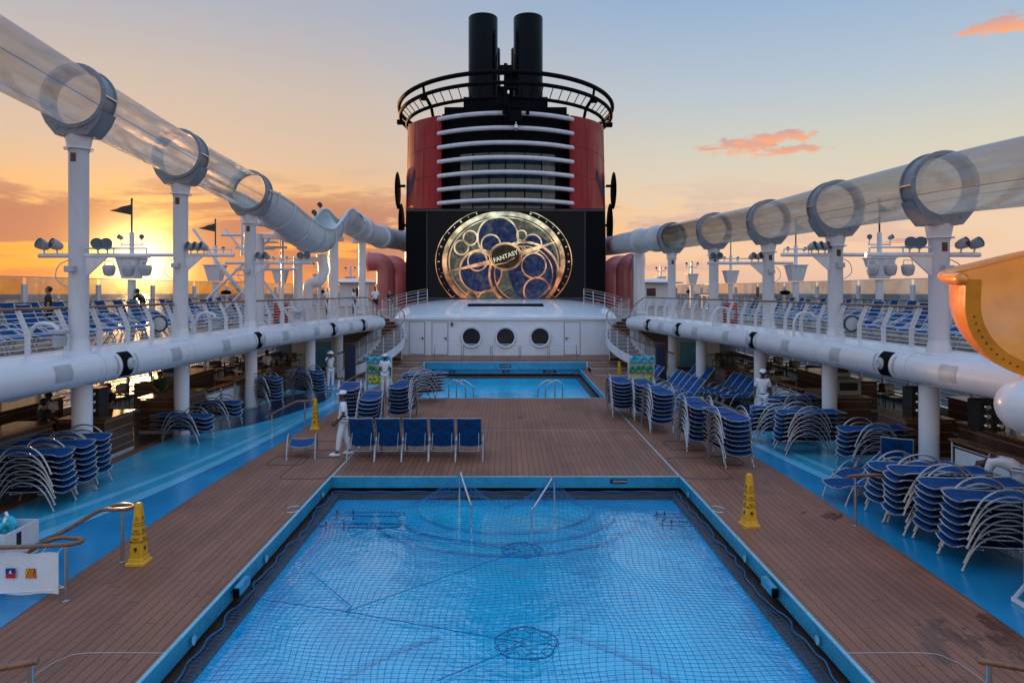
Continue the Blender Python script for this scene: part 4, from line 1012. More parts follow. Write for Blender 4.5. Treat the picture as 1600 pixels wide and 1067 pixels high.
# red elbow ducts and white columns beside the screen
for s in (-1, 1):
    side = 'left' if s < 0 else 'right'
    for k, (x, y, r, h) in enumerate(((8.85,50.5,.68,6.35), (8.15,53.5,.75,6.2))):
        t = empty('elbow_duct', (s*x, y, ZU), 0, f'pale red elbow duct beside the screen on the {side}, {["outer of the two","inner one nearer the funnel"][k]}', 'duct', 'red elbow ducts')
        P = [(0,0,0),(0,0,h-ZU-r*.9)]+[(s*(1-math.cos(a))*r*1.1, 0, h-ZU-r*.9+math.sin(a)*r*1.1) for a in [R(q*9) for q in range(1, 11)]]
        P.append((s*(r*1.1+.5),0,h-ZU-r*.9+r*1.1)); b = MB(); b.tube(P, r, 28, cap=False); b.build('duct', M['redduct'], t)
        e = Vector(P[-1]); b = MB(); b.tube([e, e+Vector((s*.08,0,0))], r+.06, 28, cap=False); b.build('mouth_ring', M['redduct'], t)
        b = MB(); b.lathe([(r+.12,0),(r+.12,.1),(r,.12)], 28); b.build('base_flange', M['white'], t)
    if s > 0:
     t = empty('square_column', (s*9.45, 49.2, ZU), 0, f'square white column beside the {side} elbow ducts', 'column')
     b = MB(); b.box((0,0,2.0), (.58,.58,4.0), bev=.03); b.build('shaft', M['white'], t)
     b = MB(); b.box((0,0,4.03), (.74,.74,.1), bev=.02); b.build('cap', M['white'], t)
    # deck hut
    t = empty('deck_hut', (s*13.4, 62, ZU), 0, f'small white deck hut with flat overhanging roof far back on the {side}', 'hut')
    b = MB(); b.box((0,0,1.05), (2.6,3,2.1), bev=.03); b.build('wall', M['white_matt'], t)
    b = MB(); b.lathe([(2.3,0),(2.4,.08),(1.6,.3),(.2,.45)], 32, Matrix.Translation((s*.3,0,2.1))); b.build('roof', M['roofwhite'], t)
    b = MB(); b.box((-s*.5,-1.51,1.3), (.8,.03,.7)); b.build('window', M['glassdark'], t)

# ------------------------------------------------------------------ water slide tubes
def frames(pts, up=Vector((0,0,1))):
    out = []
    for i, p in enumerate(pts):
        d = (pts[min(i+1,len(pts)-1)]-pts[max(i-1,0)]).normalized(); u = d.cross(up).normalized(); out.append((p, d, u, u.cross(d)))
    return out
RT = .67
rightP = [(9.95,4,6.2),(9.95,9,6.45),(9.92,13,6.66),(9.9,15.6,6.77),(9.9,20.5,6.9),(9.85,25.6,7.0),(9.6,31.5,7.18),(9.0,37,7.28),(8.4,41,7.38),(7.9,44.8,7.48),(7.6,48.5,7.55),(6.6,52,7.6)]
leftP = [(-10.05,4,9.75),(-10.05,9,9.42),(-10.02,13.5,9.07),(-10,16,8.87),(-9.85,20.7,8.47),(-9.5,25.4,8.05)]
rc = catmull(rightP, 10); lc = catmull(leftP, 10)
t = empty('water_slide', (9.9, 15.6, 6.77), 0, 'clear tube water slide running level along the right side into the funnel', 'water slide', 'tube water slides')
L0 = Vector((9.9,15.6,6.77))
clearR = [p for p in rc if p.y <= 37.3]; opaqR = [p for p in rc if p.y >= 36.9]
b = MB(); b.tube([p-L0 for p in clearR], RT, 40, cap=False); b.build('clear_tube', M['clear'], t, smooth=60)
b = MB(); b.tube([p-L0 for p in opaqR], RT, 32, cap=False)
b.build('grey_tube', M['lightgrey'], t, smooth=60)
for yy in (39.0, 41.6):
    p, d, u, w = min(frames(rc), key=lambda f: abs(f[0].y-yy)); b = MB(); b.tube([p-d*.25-L0, p-d*.2-L0, p+d*.2-L0, p+d*.25-L0], [RT+.01,RT+.09,RT+.09,RT+.01], 32, cap=False); b.build('joint_band', M['lightgrey'], t)
for yy in (9.5, 18.2, 23.1, 28.6, 34.2):
    p, d, u, w = min(frames(rc), key=lambda f: abs(f[0].y-yy)); b = MB(); b.tube([p-d*.012-L0, p+d*.012-L0], RT+.006, 40, cap=False); b.build('tube_joint', M['pane'], t)
for a_ in (200, 340):
    b = MB(); b.tube([p+u*(math.cos(R(a_))*(RT+.004))+w*(math.sin(R(a_))*(RT+.004))-L0 for p, d, u, w in frames(clearR)], .008, 5); b.build('tube_seam', M['collar'], t)
t = empty('water_slide', (-10, 16, 8.87), 0, 'clear tube water slide glowing orange, sloping down the left side into a dipping open flume', 'water slide', 'tube water slides')
L0 = Vector((-10,16,8.87))
b = MB(); b.tube([p-L0 for p in lc], RT, 40, cap=False); b.build('clear_tube', M['clear'], t, smooth=60)
for a_ in (200, 340):
    b = MB(); b.tube([p+u*(math.cos(R(a_))*(RT+.004))+w*(math.sin(R(a_))*(RT+.004))-L0 for p, d, u, w in frames(lc)], .008, 5); b.build('tube_seam', M['collar'], t)
for yy in (10.5, 18.4, 23.0):
    p, d, u, w = min(frames(lc), key=lambda f: abs(f[0].y-yy)); b = MB(); b.tube([p-d*.012-L0, p+d*.012-L0], RT+.006, 40, cap=False); b.build('tube_joint', M['pane'], t)
# open flume: from collar 3 down, dip, up over a crest, into a covered tube
flP = [(-9.5,25.4,8.05),(-9.42,26.2,7.93),(-9.25,27.6,7.6),(-9.05,29.2,7.15),(-8.85,30.8,6.85),(-8.8,32.3,6.95),(-8.82,34.0,7.6),(-8.88,35.6,8.3),(-8.98,37.2,8.62),(-9.1,39.2,8.55),(-9.15,41.6,8.35)]
fl = catmull(flP, 8); fr_ = frames(fl)
def channel(FR, r, th, a0, a1, wall0=0.0, M_=14):
    out_o, out_i = [], []
    N = len(FR)
    for i, (p, d, u, w) in enumerate(FR):
        k = i/(N-1); hw = wall0*math.sin(math.pi*min(1,k*1.1+.0))
        ro_, ri_ = [], []
        for j in range(M_+1):
            a = R(a0+(a1-a0)*j/M_); c_, s_ = math.cos(a), math.sin(a)
            ro_.append(p+u*(c_*(r+th))+w*(s_*(r+th))); ri_.append(p+u*(c_*r)+w*(s_*r))
        ro_ = [ro_[0]+w*hw]+ro_+[ro_[-1]+w*hw]; ri_ = [ri_[0]+w*hw]+ri_+[ri_[-1]+w*hw]
        out_o.append(ro_); out_i.append(ri_)
    return out_o, out_i
oo, ii = channel(fr_, .68, .06, 180, 360, .34)
b = MB()
for r0, r1 in zip(oo, oo[1:]): b.strip([q-L0 for q in r0], [q-L0 for q in r1])
b.build('flume_outside', M['lightgrey'], t)
b = MB()
for r0, r1 in zip(ii, ii[1:]): b.strip([q-L0 for q in r1], [q-L0 for q in r0])
b.build('flume_inside', M['flume_in'], t)
b = MB()
for side_ in (0, -1):
    pts = [(o_[side_]+i_[side_])/2-L0 for o_, i_ in zip(oo, ii)]; b.tube(pts, .075, 8)
b.build('flume_lip', M['lightgrey'], t)
for k in (8, 16, 24, 32, 40, 48, 56, 64):
    if k >= len(fr_): break
    p, d, u, w = fr_[k]; b = MB(); pts = [p+u*(math.cos(R(a))*.77)+w*(math.sin(R(a))*.77)-L0 for a in range(180, 361, 12)]; pts = [pts[0]+w*.2]+pts+[pts[-1]+w*.2]; b.tube(pts, .045, 6); b.build('flume_rib', M['lightgrey'], t)
cv = catmull([(-9.14,40.8,8.4),(-9.14,42,8.32),(-9.05,43.6,8.22),(-8.7,46,8.05),(-7.8,49.2,8.0),(-6.8,52,8.0),(-5.8,55,8.0)], 8)
b = MB(); b.tube([p-L0 for p in cv], RT+.03, 32, cap=False); b.build('grey_tube', M['lightgrey'], t, smooth=60)
for k in (3, 14, 26, 36):
    p, d, u, w = frames(cv)[k]; b = MB(); b.tube([p-d*.3-L0, p-d*.25-L0, p+d*.25-L0, p+d*.3-L0], [RT+.02,RT+.13,RT+.13,RT+.02], 32, cap=False); b.build('joint_band', M['lightgrey'], t)
# two small black floodlights on the crest
for k in (50, 56):
    p, d, u, w = fr_[k]; q = p+w*.35-u*.75-L0; b = MB(); b.lathe([(.08,-.14),(.12,0),(.12,.16)], 14, Matrix.Translation(q+Vector((0,0,.16))) @ Matrix.Rotation(R(80), 4, 'X')); b.tube([q, q+Vector((0,0,.16))], .03, 6); b.build('crest_lamp', M['dark'], t)
# collars with posts
def slide_post(path, Y, label, rpost=.212, s=1):
    FRm = frames(path); p, d, u, w = min(FRm, key=lambda f: abs(f[0].y-Y))
    t = empty('slide_post', (p.x, p.y, ZU), 0, label, 'support post', 'white posts carrying the slide tubes'); L0 = Vector((p.x, p.y, ZU))
    c = p-L0; b = MB()
    Q = [(-.24,RT+.01),(-.24,RT+.105),(-.2,RT+.11),(-.2,RT+.06),(.2,RT+.06),(.2,RT+.11),(.24,RT+.105),(.24,RT+.01),(-.24,RT+.01)]
    rows = []
    for (a_, r_) in Q: rows.append([c+d*a_+(u*math.cos(k/40*6.28318)+w*math.sin(k/40*6.28318))*r_ for k in range(41)])
    for r0, r1 in zip(rows, rows[1:]): b.strip(r0, r1)
    b.m = 1
    for k in range(28):
        a = R(k*360/28); q = c-d*.244+(u*math.cos(a)+w*math.sin(a))*(RT+.075); b.ell(q, (.016,.016,.016), 6, 4)
    for sg in (-1, 1): b.box(c+u*sg*(RT+.075), (.07,.42,.035), rot=Matrix([u, d, w]).transposed().to_4x4())
    b.build('collar', [M['collar'], M['steel']], t, smooth=30)
    # saddle: crescent tapering to the post head
    b = MB(); zc = c.z; yA = .24
    for yy in (-yA, yA):
        outer = [(math.cos(R(a))*(RT+.16), math.sin(R(a))*(RT+.16)) for a in range(205, 336, 5)]
        top = [(x, y_) for x, y_ in outer]
    prof_ = [(-.72,-.36),(-.6,-.62),(-.37,-.9),(.37,-.9),(.6,-.62),(.72,-.36)]
    inner_ = [(math.cos(R(a))*(RT+.03), math.sin(R(a))*(RT+.03)) for a in (330,318,306,294,282,270,258,246,234,222,210)]
    poly = prof_+inner_
    vsx = [Vector((x, yy, y_))+c for yy in (-yA+.02, -yA-.04) for x, y_ in poly]+[Vector((x, yy, y_))+c for yy in (yA+.04, yA-.02) for x, y_ in poly]
    n_ = len(poly)
    for o_ in (0, 2):
        b.add([vsx[o_*n_+i] for i in range(2*n_)], [[i, (i+1) % n_, n_+(i+1) % n_, n_+i] for i in range(n_)])
        for q in (0, 1):      # face as strips between outer profile and inner arc
            base = [vsx[(o_+q)*n_+i] for i in range(n_)]
            outr = base[:6]; inn = base[6:][::-1]
            seq = []
            for i in range(len(inn)-1):
                a_ = outr[min(5, int(i*5/(len(inn)-1)))]; c2 = outr[min(5, int((i+1)*5/(len(inn)-1)))]
                b.add([a_, c2, inn[i+1], inn[i]] if (a_-c2).length > 1e-6 else [a_, inn[i+1], inn[i]], [[0,1,2,3]] if (a_-c2).length > 1e-6 else [[0,1,2]])
    b.strip([Vector((x,-yA,y_))+c for x, y_ in prof_], [Vector((x,yA,y_))+c for x, y_ in prof_])
    for xx in (-.32,-.11,.11,.32): b.ell(c+Vector((xx,-yA-.045,-.79+abs(xx)*.2)), (.045,.01,.045), 10, 6)
    b.build('saddle', M['collar'], t, smooth=25)
    b = MB(); b.lathe([(rpost,0),(rpost,zc-1.26),(rpost+.012,zc-1.24),(rpost+.03,zc-1.15),(.29,zc-.88)], 32); b.lathe([(.31,-.015),(.31,.015)], 32, Matrix.Translation((0,0,zc-1.18))); b.build('shaft', M['white'], t)
    b = MB(); b.box((0,-rpost-.002,zc-1.4), (.12,.02,.2), bev=.005); b.build('inspection_plate', M['darkbrown'], t)
    b = MB(); b.lathe([(.36,0),(.36,.04),(.27,.07),(rpost+.004,.34)], 28)
    b.build('base', M['white'], t)
    return t
lp_lab = ['nearest left slide post, tall and white with grey collar','second left slide post, white with grey collar','third left slide post at the end of the clear tube']
for Y, lb in zip((16, 20.7, 25.4), lp_lab): slide_post(lc, Y, lb)
for Y, lb in zip((15.6, 20.5, 25.6, 31.5, 36.9), ('nearest right slide post, white with lamp arm','second right slide post, white with grey collar','third right slide post, white with lamp cluster','fourth right slide post, slimmer in the distance','fifth right slide post where the clear tube turns grey')): slide_post(rc, Y, lb)
def plain_post(x, y, z1, r, label, arm=None):
    t = empty('flume_post', (x, y, ZU), 0, label, 'support post', 'plain posts under the left flume')
    b = MB(); b.lathe([(r,0),(r,z1-ZU)], 24); b.build('shaft', M['white'], t); b = MB(); b.lathe([(r+.12,0),(r+.12,.05),(r,.1)], 20); b.build('base', M['white'], t)
    if arm: b = MB(); b.box((arm/2,0,z1-ZU-.1), (abs(arm),.2,.22), bev=.02); b.build('bracket', M['white'], t)
plain_post(-8.85,35.2,7.1,.22,'thick white post under the crest of the left flume', .5)
plain_post(-9.55,31.4,5.9,.2,'white post under the dip of the left flume', .9)
plain_post(-9.2,43.8,7.6,.22,'white post under the grey covered tube on the left', -.6)
plain_post(-9.9,38.5,7.6,.1,'slim white pole behind the left flume', .7)
plain_post(-10.6,29.4,6.8,.2,'white post beside the stair tower on the left', 1.4)
plain_post(8.6,43.6,7.0,.28,'white post below the grey tube on the right', -.4)
# fat curved drain pipe below the flume
t = empty('drain_pipe', (-8.9,32.6,ZU), 0, 'white curved drain pipe hanging below the left flume', 'pipe'); b = MB(); b.tube(catmull([(.05,.2,3.2),(.15,.2,2.4),(-.05,.1,1.9),(-.45,0,1.8),(-.55,0,1.2),(-.55,0,0)], 6), .24, 20); b.build('pipe', M['white'], t)
# stair tower
t = empty('stair_tower', (-11.2, 30.2, ZU), 0, 'open white metal stair tower with crossed braces under the left flume', 'stair tower')
for sx in (-.45, .45):
    b = MB(); b.box((sx*1.6-.3, 0, 2.0), (.08, .14, 5.4), rot=(0, R(-36), 0)); b.build('stringer', M['white'], t)
for k in range(15):
    b = MB(); b.box((-1.9+k*.22+.02, 0, .12+k*.29), (.62,.9,.03)); b.build('tread', M['white'], t)
for A, B in (((-1.7,-.4,0),(.9,-.4,2.6)), ((.9,-.4,0),(-1.5,-.4,2.9)), ((1.2,.4,0),(1.2,.4,4.6)), ((-.6,-.4,2.4),(2.1,-.4,2.4)), ((-.9,.4,3.4),(1.4,.4,3.4)), ((-1.2,-.4,3.9),(.9,-.4,3.9)), ((-2.0,-.4,.95),(1.9,-.4,4.7)), ((-.3,-.4,3.0),(-.3,-.4,4.7))):
    b = MB(); b.tube([A, B], .06, 8); b.build('brace', M['white'], t)
b = MB(); b.box((1.2,.1,4.6), (2.2,1.2,.5), bev=.03); b.build('landing', M['white'], t)

# ------------------------------------------------------------------ lamp arms on the slide posts, masts with flags
def drum_lamp(mb_parent, loc, sc=1.0):
    b = MB(); Mx = Matrix.Translation(loc)
    b.lathe([(.05,-.2),(.15,-.16),(.19,-.02),(.2,.1),(.16,.16),(.02,.17)], 18, Mx @ Matrix.Scale(sc, 4)); h = b.build('hanging_lamp', M['lampgrey'], mb_parent)
    b = MB(); b.tube([Vector(loc)+Vector((-.16*sc,0,.02)), Vector(loc)+Vector((-.13*sc,0,.3*sc)), Vector(loc)+Vector((.13*sc,0,.3*sc)), Vector(loc)+Vector((.16*sc,0,.02))], .014, 6); b.build('yoke', M['white'], h)
def flood(parent, loc, rz, pitch=70, sc=.66):
    Mx = Matrix.Translation(loc) @ Matrix.Rotation(rz, 4, 'Z') @ Matrix.Rotation(R(pitch), 4, 'X') @ Matrix.Scale(sc, 4)
    b = MB(); b.lathe([(.05,-.22),(.12,-.17),(.17,-.02),(.19,.14),(.19,.2)], 18, Mx, cap=False); b.lathe([(.0,-.22),(.05,-.22)], 18, Mx, cap=False); h = b.build('floodlight', M['lampgrey'], parent)
    b = MB(); b.lathe([(.0,.17),(.18,.17)], 18, Mx, cap=False); b.build('lens', M['glassdark'], h)
    b = MB(); b.tube([Vector(loc)+Vector((0,.05,-.25)), Vector(loc)+Vector((0,.0,-.05))], .022, 6); b.build('bracket', M['white'], h)
def lamp_arm(x, y, z, s, L, label, drums=(), floods=()):
    t = empty('lamp_arm', (x, y, z), 0, label, 'lamp arm', 'lamp arms on the slide posts')
    b = MB(); b.tube([(s*.9,0,0), (-s*L,0,0)], .055, 10); b.build('arm', M['white'], t)
    b = MB(); b.tube([(0,0,.17), (-s*L*.95,0,.17)], .022, 6); b.tube([(-s*L*.95,0,.17),(-s*L*.95,0,0)], .02, 6); b.tube([(-s*L*.5,0,.17),(-s*L*.5,0,0)], .02, 6); b.build('upper_rail', M['white'], t)
    b = MB(); b.add([(-s*.2,-.03,-.5),(-s*.2,.03,-.5),(-s*.75,.03,0),(-s*.75,-.03,0),(-s*.2,-.03,0),(-s*.2,.03,0)], [(0,1,2,3),(0,3,4),(1,5,2)]); b.build('gusset', M['white'], t, smooth=0)
    for q in drums: drum_lamp(t, (-s*q, -.02, -.34), .72)
    for q, rz in floods: flood(t, (-s*q, -.06, .24), rz)
    b = MB(); b.box((s*.32*0+.0, -.27, -.32), (.22,.14,.14), bev=.01); b.build('junction_box', M['grey'], t)
    b = MB(); b.tube(catmull([(s*.0,-.26,-.1),(s*.25,-.3,-.25),(s*.3,-.3,-.55),(s*.05,-.28,-.75)], 5), .012, 5); b.build('cable', M['grey'], t)
for s in (-1, 1):
    side = 'left' if s < 0 else 'right'; x1, y1 = (-10.0, 16.0) if s < 0 else (9.9, 15.6)
    lamp_arm(x1, y1-.05, 5.2, s, 1.7, f'white lamp arm with hanging drum lamps on the nearest {side} slide post', (.75,1.15,1.55) if s > 0 else (.75,1.2,1.6), ((-.45,.5*s),(-.75,.35*s),(.5,-.4*s),(.72,-.4*s)))
    x2, y2 = (-9.85, 20.7) if s < 0 else (9.9, 20.5)
    lamp_arm(x2, y2-.05, 5.45, s, 1.65, f'white lamp arm with floodlights on the second {side} slide post', (), ((.35,.6*s),(.55,.6*s),(.75,.6*s)))
    x3, y3 = (-9.5, 25.4) if s < 0 else (9.85, 25.6)
    lamp_arm(x3, y3-.05, 5.4, s, 2.3, f'white lamp arm with floodlights on the third {side} slide post', (), ((.4,.5*s),(.65,.4*s),(1.9,.2),(2.15,.2)))
    for k, (Y, nm) in enumerate(((27.4,'nearest'), (35.3,'second'), (45.5,'third'), (55.0,'fourth'), (66,'farthest'))):
        t = empty('flag_mast', (s*15.0, Y, ZU), 0, f'white light mast with tapering basket{" and pennant" if k<2 else ""} at the {side} rail, {nm} one', 'mast', 'light masts along the outer rails')
        b = MB(); b.lathe([(.15,0),(.15,1.9)], 18); b.lathe([(.09,2.7),(.09,3.8)], 14); b.build('pole', M['white'], t)
        b = MB(); b.add([(sx*w, sy*w, z) for z, w in ((1.95,.27),(2.75,.43)) for sx, sy in ((-1,-1),(1,-1),(1,1),(-1,1))], [(0,1,5,4),(1,2,6,5),(2,3,7,6),(3,0,4,7),(3,2,1,0),(4,5,6,7)]); b.box((0,0,2.77), (.95,.95,.04)); b.build('basket', M['white'], t, smooth=0)
        for sx in (-1, 1): flood(t, (sx*.42, -.05, 3.6), sx*.5, 70, .5)
        b = MB(); b.tube([(-.45,0,3.32),(.45,0,3.32)], .03, 6); b.build('lamp_bar', M['white'], t)
        if k < 3:
            b = MB(); b.tube([(0,0,3.8),(0,0,5.1)], .035, 8); b.ell((0,0,5.13), (.05,.05,.05), 8, 6); b.build('flag_staff', M['dark'], t)
        if k < 2:
            b = MB(); top = []; bot = []
            w_ = .85 if s < 0 else .45
            for q in range(9): xx = -w_*q/8 if s < 0 else w_*q/8; yy = .05*math.sin(q*1.3); top.append((xx, yy, 4.95-.26*q/8)); bot.append((xx, yy, 4.5+.17*q/8))
            b.strip(top, bot); b.strip([(x_, y_+.006, z_) for x_, y_, z_ in bot], [(x_, y_+.006, z_) for x_, y_, z_ in top]); b.build('pennant', M['flagdark'] if s < 0 else M['flag'], t)

# small things along the balcony: davit lamps and round vents on the railing
for s in (-1, 1):
    side = 'left' if s < 0 else 'right'
    for Y, nm in ((14.7,'nearest'), (22.0,'middle'), (28.3,'farthest')):
        if s > 0 and Y < 15: continue
        p = min(EC, key=lambda q: abs(q.y-Y)); t = empty('davit_projector', (s*(p.x+.28), p.y, ZU+.03), 0, f'grey stage projector on a bent white pipe at the {side} railing, {nm}', 'projector', 'projectors on bent pipes')
        b = MB(); b.tube(catmull([(-.35,0,0),(-.34,0,.45),(-.15,0,.72),(.15,0,.72),(.3,0,.6)], 6), .045, 8); b.build('bent_pipe', M['white'], t)
        b = MB(); b.box((.33,-.03,.56), (.36,.26,.1), bev=.02); b.lathe([(.13,0),(.16,.2),(.1,.24)], 14, Matrix.Translation((.35,-.03,.26))); b.build('projector_head', M['grey'], t)
    p = min(EC, key=lambda q: abs(q.y-19.3)); t = empty('rail_fan', (s*(p.x+.3), p.y, ZU+.55), 0, f'round grey fan disc mounted on the {side} balcony railing', 'fan')
    b = MB(); b.lathe([(.0,-.05),(.18,-.05),(.22,0),(.18,.07),(.05,.09),(0,.09)], 24, Matrix.Rotation(R(90), 4, 'X'), cap=False); b.build('disc', M['grey'], t)
    b = MB(); b.lathe([(.2,0),(.235,.0),(.235,.03),(.2,.03)], 24, Matrix.Translation((0,-.05,0)) @ Matrix.Rotation(R(90), 4, 'X'), cap=False); b.build('rim', M['dark'], t)

# ------------------------------------------------------------------ sun loungers
def lounger_proto(back, name='sun_lounger', BL=.74, stool=False):
    t = empty(name, (0,0,0), 0, None, 'sun lounger')
    W = .31
    def dip(y): return .36 + (.03 if y < -.8 else 0) - .02*math.cos(y*2)
    seat_y = [-.57,-.5,-.38,-.2,0,.16,.28]
    seat_z = [.355,.375,.38,.37,.36,.355,.36]
    if stool: seat_y, seat_z = [-.34,-.25,-.1,.1,.25,.4,.48], [.34,.37,.365,.36,.365,.375,.35]
    h = Vector((0,.30,.36)); a = R(back)
    bp = [(h.y+q*math.cos(a), h.z+q*math.sin(a)) for q in (0,.25*BL/.74,.5*BL/.74,BL)]
    b = MB()
    for sx in (-1, 1):
        b.tube([(sx*W, y, z) for y, z in zip(seat_y, seat_z)], .014, 8)
    y_, z_ = seat_y[0], seat_z[0]; b.tube([(-W,y_,z_),(-W*.6,y_-.005,z_-.045),(0,y_-.005,z_-.065),(W*.6,y_-.005,z_-.045),(W,y_,z_)], .013, 6)
    b.tube([(-W-.03,-.2,.33),(-W*.5,-.2,.27),(W*.5,-.2,.27),(W+.03,-.2,.33)], .012, 6)
    b.tube([(-W-.03,.35,.33),(-W*.5,.35,.28),(W*.5,.35,.28),(W+.03,.35,.33)], .012, 6)
    b.build('seat_frame', M['alu'], t)
    if stool: b = MB(); b.tube([(-W,.48,.35),(0,.48,.33),(W,.48,.35)], .013, 6); b.build('cross_bar', M['alu'], t)
    b = MB()
    for sx in (-1, 1): b.tube([(sx*W, y, z) for y, z in bp], .014, 8)
    b.tube([(-W, *bp[-1]),(0, bp[-1][0], bp[-1][1]-.012),(W, *bp[-1])], .014, 6)
    if back > 20: b.tube([(-W*.8, h.y+.4*math.cos(a), h.z+.4*math.sin(a)),(-W*.8, .66, .28),(W*.8, .66, .28),(W*.8, h.y+.4*math.cos(a), h.z+.4*math.sin(a))], .009, 6)
    bf = None if stool else b.build('back_frame', M['alu'], t)
    for sx in (-1, 1):
        P = catmull([(sx*(W+.045),-.52,.0),(sx*(W+.045),-.43,.2),(sx*(W+.045),-.30,.40),(sx*(W+.045),-.10,.53),(sx*(W+.045),.14,.56),(sx*(W+.045),.36,.48),(sx*(W+.045),.52,.3),(sx*(W+.045),.62,.12),(sx*(W+.045),.66,0)], 3)
        b = MB(); b.tube(P, .0175, 8)
        b.m = 1; b.tube([P[0], P[0].lerp(P[1], .5)], .022, 8); b.tube([P[-1], P[-1].lerp(P[-2], .5)], .022, 8); b.build('arch_leg', [M['alu'], M['grey']], t)
    b = MB(); n = 8
    rows = []
    for y, z in zip(seat_y, seat_z): rows.append([(x*W*.97, y, z-.05*(1-x*x)) for x in [-1+2*k/n for k in range(n+1)]])
    for r0, r1 in zip(rows, rows[1:]): b.strip(r0, r1)
    rows = [[(x, y, z-.008) for x, y, z in r] for r in rows]
    for r0, r1 in zip(rows, rows[1:]): b.strip(r1, r0)
    b.build('seat_sling', M['sling'], t)
    b = MB(); rows = []
    nrm = Vector((0,-math.sin(a), math.cos(a)))
    for y, z in bp: rows.append([(x*W*.97, y-nrm.y*.035*(1-x*x), z-nrm.z*.035*(1-x*x)) for x in [-1+2*k/n for k in range(n+1)]])
    for r0, r1 in zip(rows, rows[1:]): b.strip(r0, r1)
    rows = [[(x, y-nrm.y*.008, z-nrm.z*.008) for x, y, z in r] for r in rows]
    for r0, r1 in zip(rows, rows[1:]): b.strip(r1, r0)
    bs = None if stool else b.build('back_sling', M['sling'], t)
    if back > 20:     # wavy dark crest printed on the back rest
      for fs_ in (1, -1):
        b = MB()
        for k in range(5):
            q0 = BL-.23+.034*k; A = []; B = []
            for j in range(9):
                x = -.15+.3*j/8+.02*(k % 2); q = q0+.022*math.sin(j*1.1+k*1.4); w = .015*math.sin(math.pi*j/8)
                for lst, qq in ((A, q-w), (B, q+w)):
                    c = -.035*(1-(x/(W*.97))**2)+(.004 if fs_ > 0 else -.012)
                    lst.append((x, h.y+qq*math.cos(a)+nrm.y*c, h.z+qq*math.sin(a)+nrm.z*c))
            b.strip(A, B) if fs_ > 0 else b.strip(B, A)
        b.build('printed_crest', M['emblem'], bs, smooth=0)
    return t
ORD = ['first','second','third','fourth','fifth','sixth','seventh','eighth','ninth','tenth','eleventh','twelfth','thirteenth','fourteenth','fifteenth','sixteenth','seventeenth','eighteenth','nineteenth','twentieth','twenty-first','twenty-second','twenty-third','twenty-fourth','twenty-fifth','twenty-sixth','twenty-seventh']
flat = lounger_proto(0, BL=.82); up = lounger_proto(64, BL=.84); rec = lounger_proto(50, BL=.82); stool = lounger_proto(0, 'footstool', stool=True); mid = lounger_proto(33)
used = {}
def place(proto, x, y, z, rz, label, group=None, tilt=0):
    t = proto if proto not in used else copy_tree(proto); used[proto] = 1
    t.location = (x, y, z); t.rotation_euler = (0, 0, R(rz)); tag(t, label, 'sun lounger', group); return t
def stack(x, y, n, rz, desc, dz=.12, sh=.03, z0=0.02):
    rr = R(rz); lean = random.uniform(-.012,.012)
    for k in range(n):
        which = 'topmost' if k == n-1 else ('bottom' if k == 0 else ORD[n-1-k]+' from top')
        j = random.uniform(-.02,.02)+k*lean; off = sh*(k-(n-1)/2)*.35+random.uniform(-.03,.03)
        place(flat, x-math.sin(rr)*off+j, y+math.cos(rr)*off+j, z0+k*dz, rz+random.uniform(-2.4,2.4), f'{which} blue lounger in {desc}', 'stacked blue loungers')
# starboard stacks
stack(4.05, 24.1, 8, 2, 'the tall stack at the far pool corner, right')
stack(4.72, 23.4, 8, -3, 'the middle stack right of the far pool')
stack(4.78, 21.5, 8, 3, 'the stack just left of the yellow sign top')
stack(5.3, 19.05, 8, -2, 'the stack beside the painted floor, right, farther')
stack(5.74, 17.4, 8, 4, 'the stack beside the painted floor, right, nearer')
stack(7.95, 18.5, 7, -86, 'the right sideways stack before the white-uniformed man')
stack(7.65, 19.7, 6, -94, 'the sideways stack right behind the front one, right side')
stack(8.9, 21.6, 6, -75, 'the small far stack near the right panel railing')
stack(8.9, 16.9, 6, -84, 'the stack near the square wooden counter, right')
for k, (x, y, n, d) in enumerate(((7.72, 10.95, 7, 'nearest of four crowded stacks at far right'), (7.8, 11.75, 7, 'second of four crowded stacks at far right'), (7.65, 12.5, 7, 'third of four crowded stacks at far right'), (7.75, 13.3, 6, 'rearmost of four crowded stacks at far right'))):
    stack(x, y, n, -90+(-3, 2, -2, 4)[k], 'the '+d)
# port stacks
for k, (x, y, n, d) in enumerate(((-9.5, 13.9, 7, 'nearest of three left stacks'), (-9.55, 14.65, 7, 'middle of three left stacks'), (-9.6, 15.35, 7, 'rearmost of three left stacks'))):
    stack(x, y, n, 90+(2,-3,2)[k], 'the '+d)
stack(-9.2, 19.9, 4, 78, 'the low stack by the second left counter')
stack(-9.25, 22.2, 4, 80, 'the low stack by the left panel railing')
stack(-9.0, 25.6, 7, 66, 'the stack behind the navy floor patch, left')
stack(-7.9, 27.6, 7, 60, 'the stack left of the man in a hat')
stack(-5.05, 22.6, 8, 8, 'the stack behind the man in a cap, centre left')
stack(-4.25, 21.2, 7, 5, 'the stack right behind the row of five loungers')
stack(-3.45, 23.0, 8, -4, 'the stack between the lounger row and far pool')
stack(-3.45, 26.9, 7, -62, 'the sideways stack at the far pool corner, left')
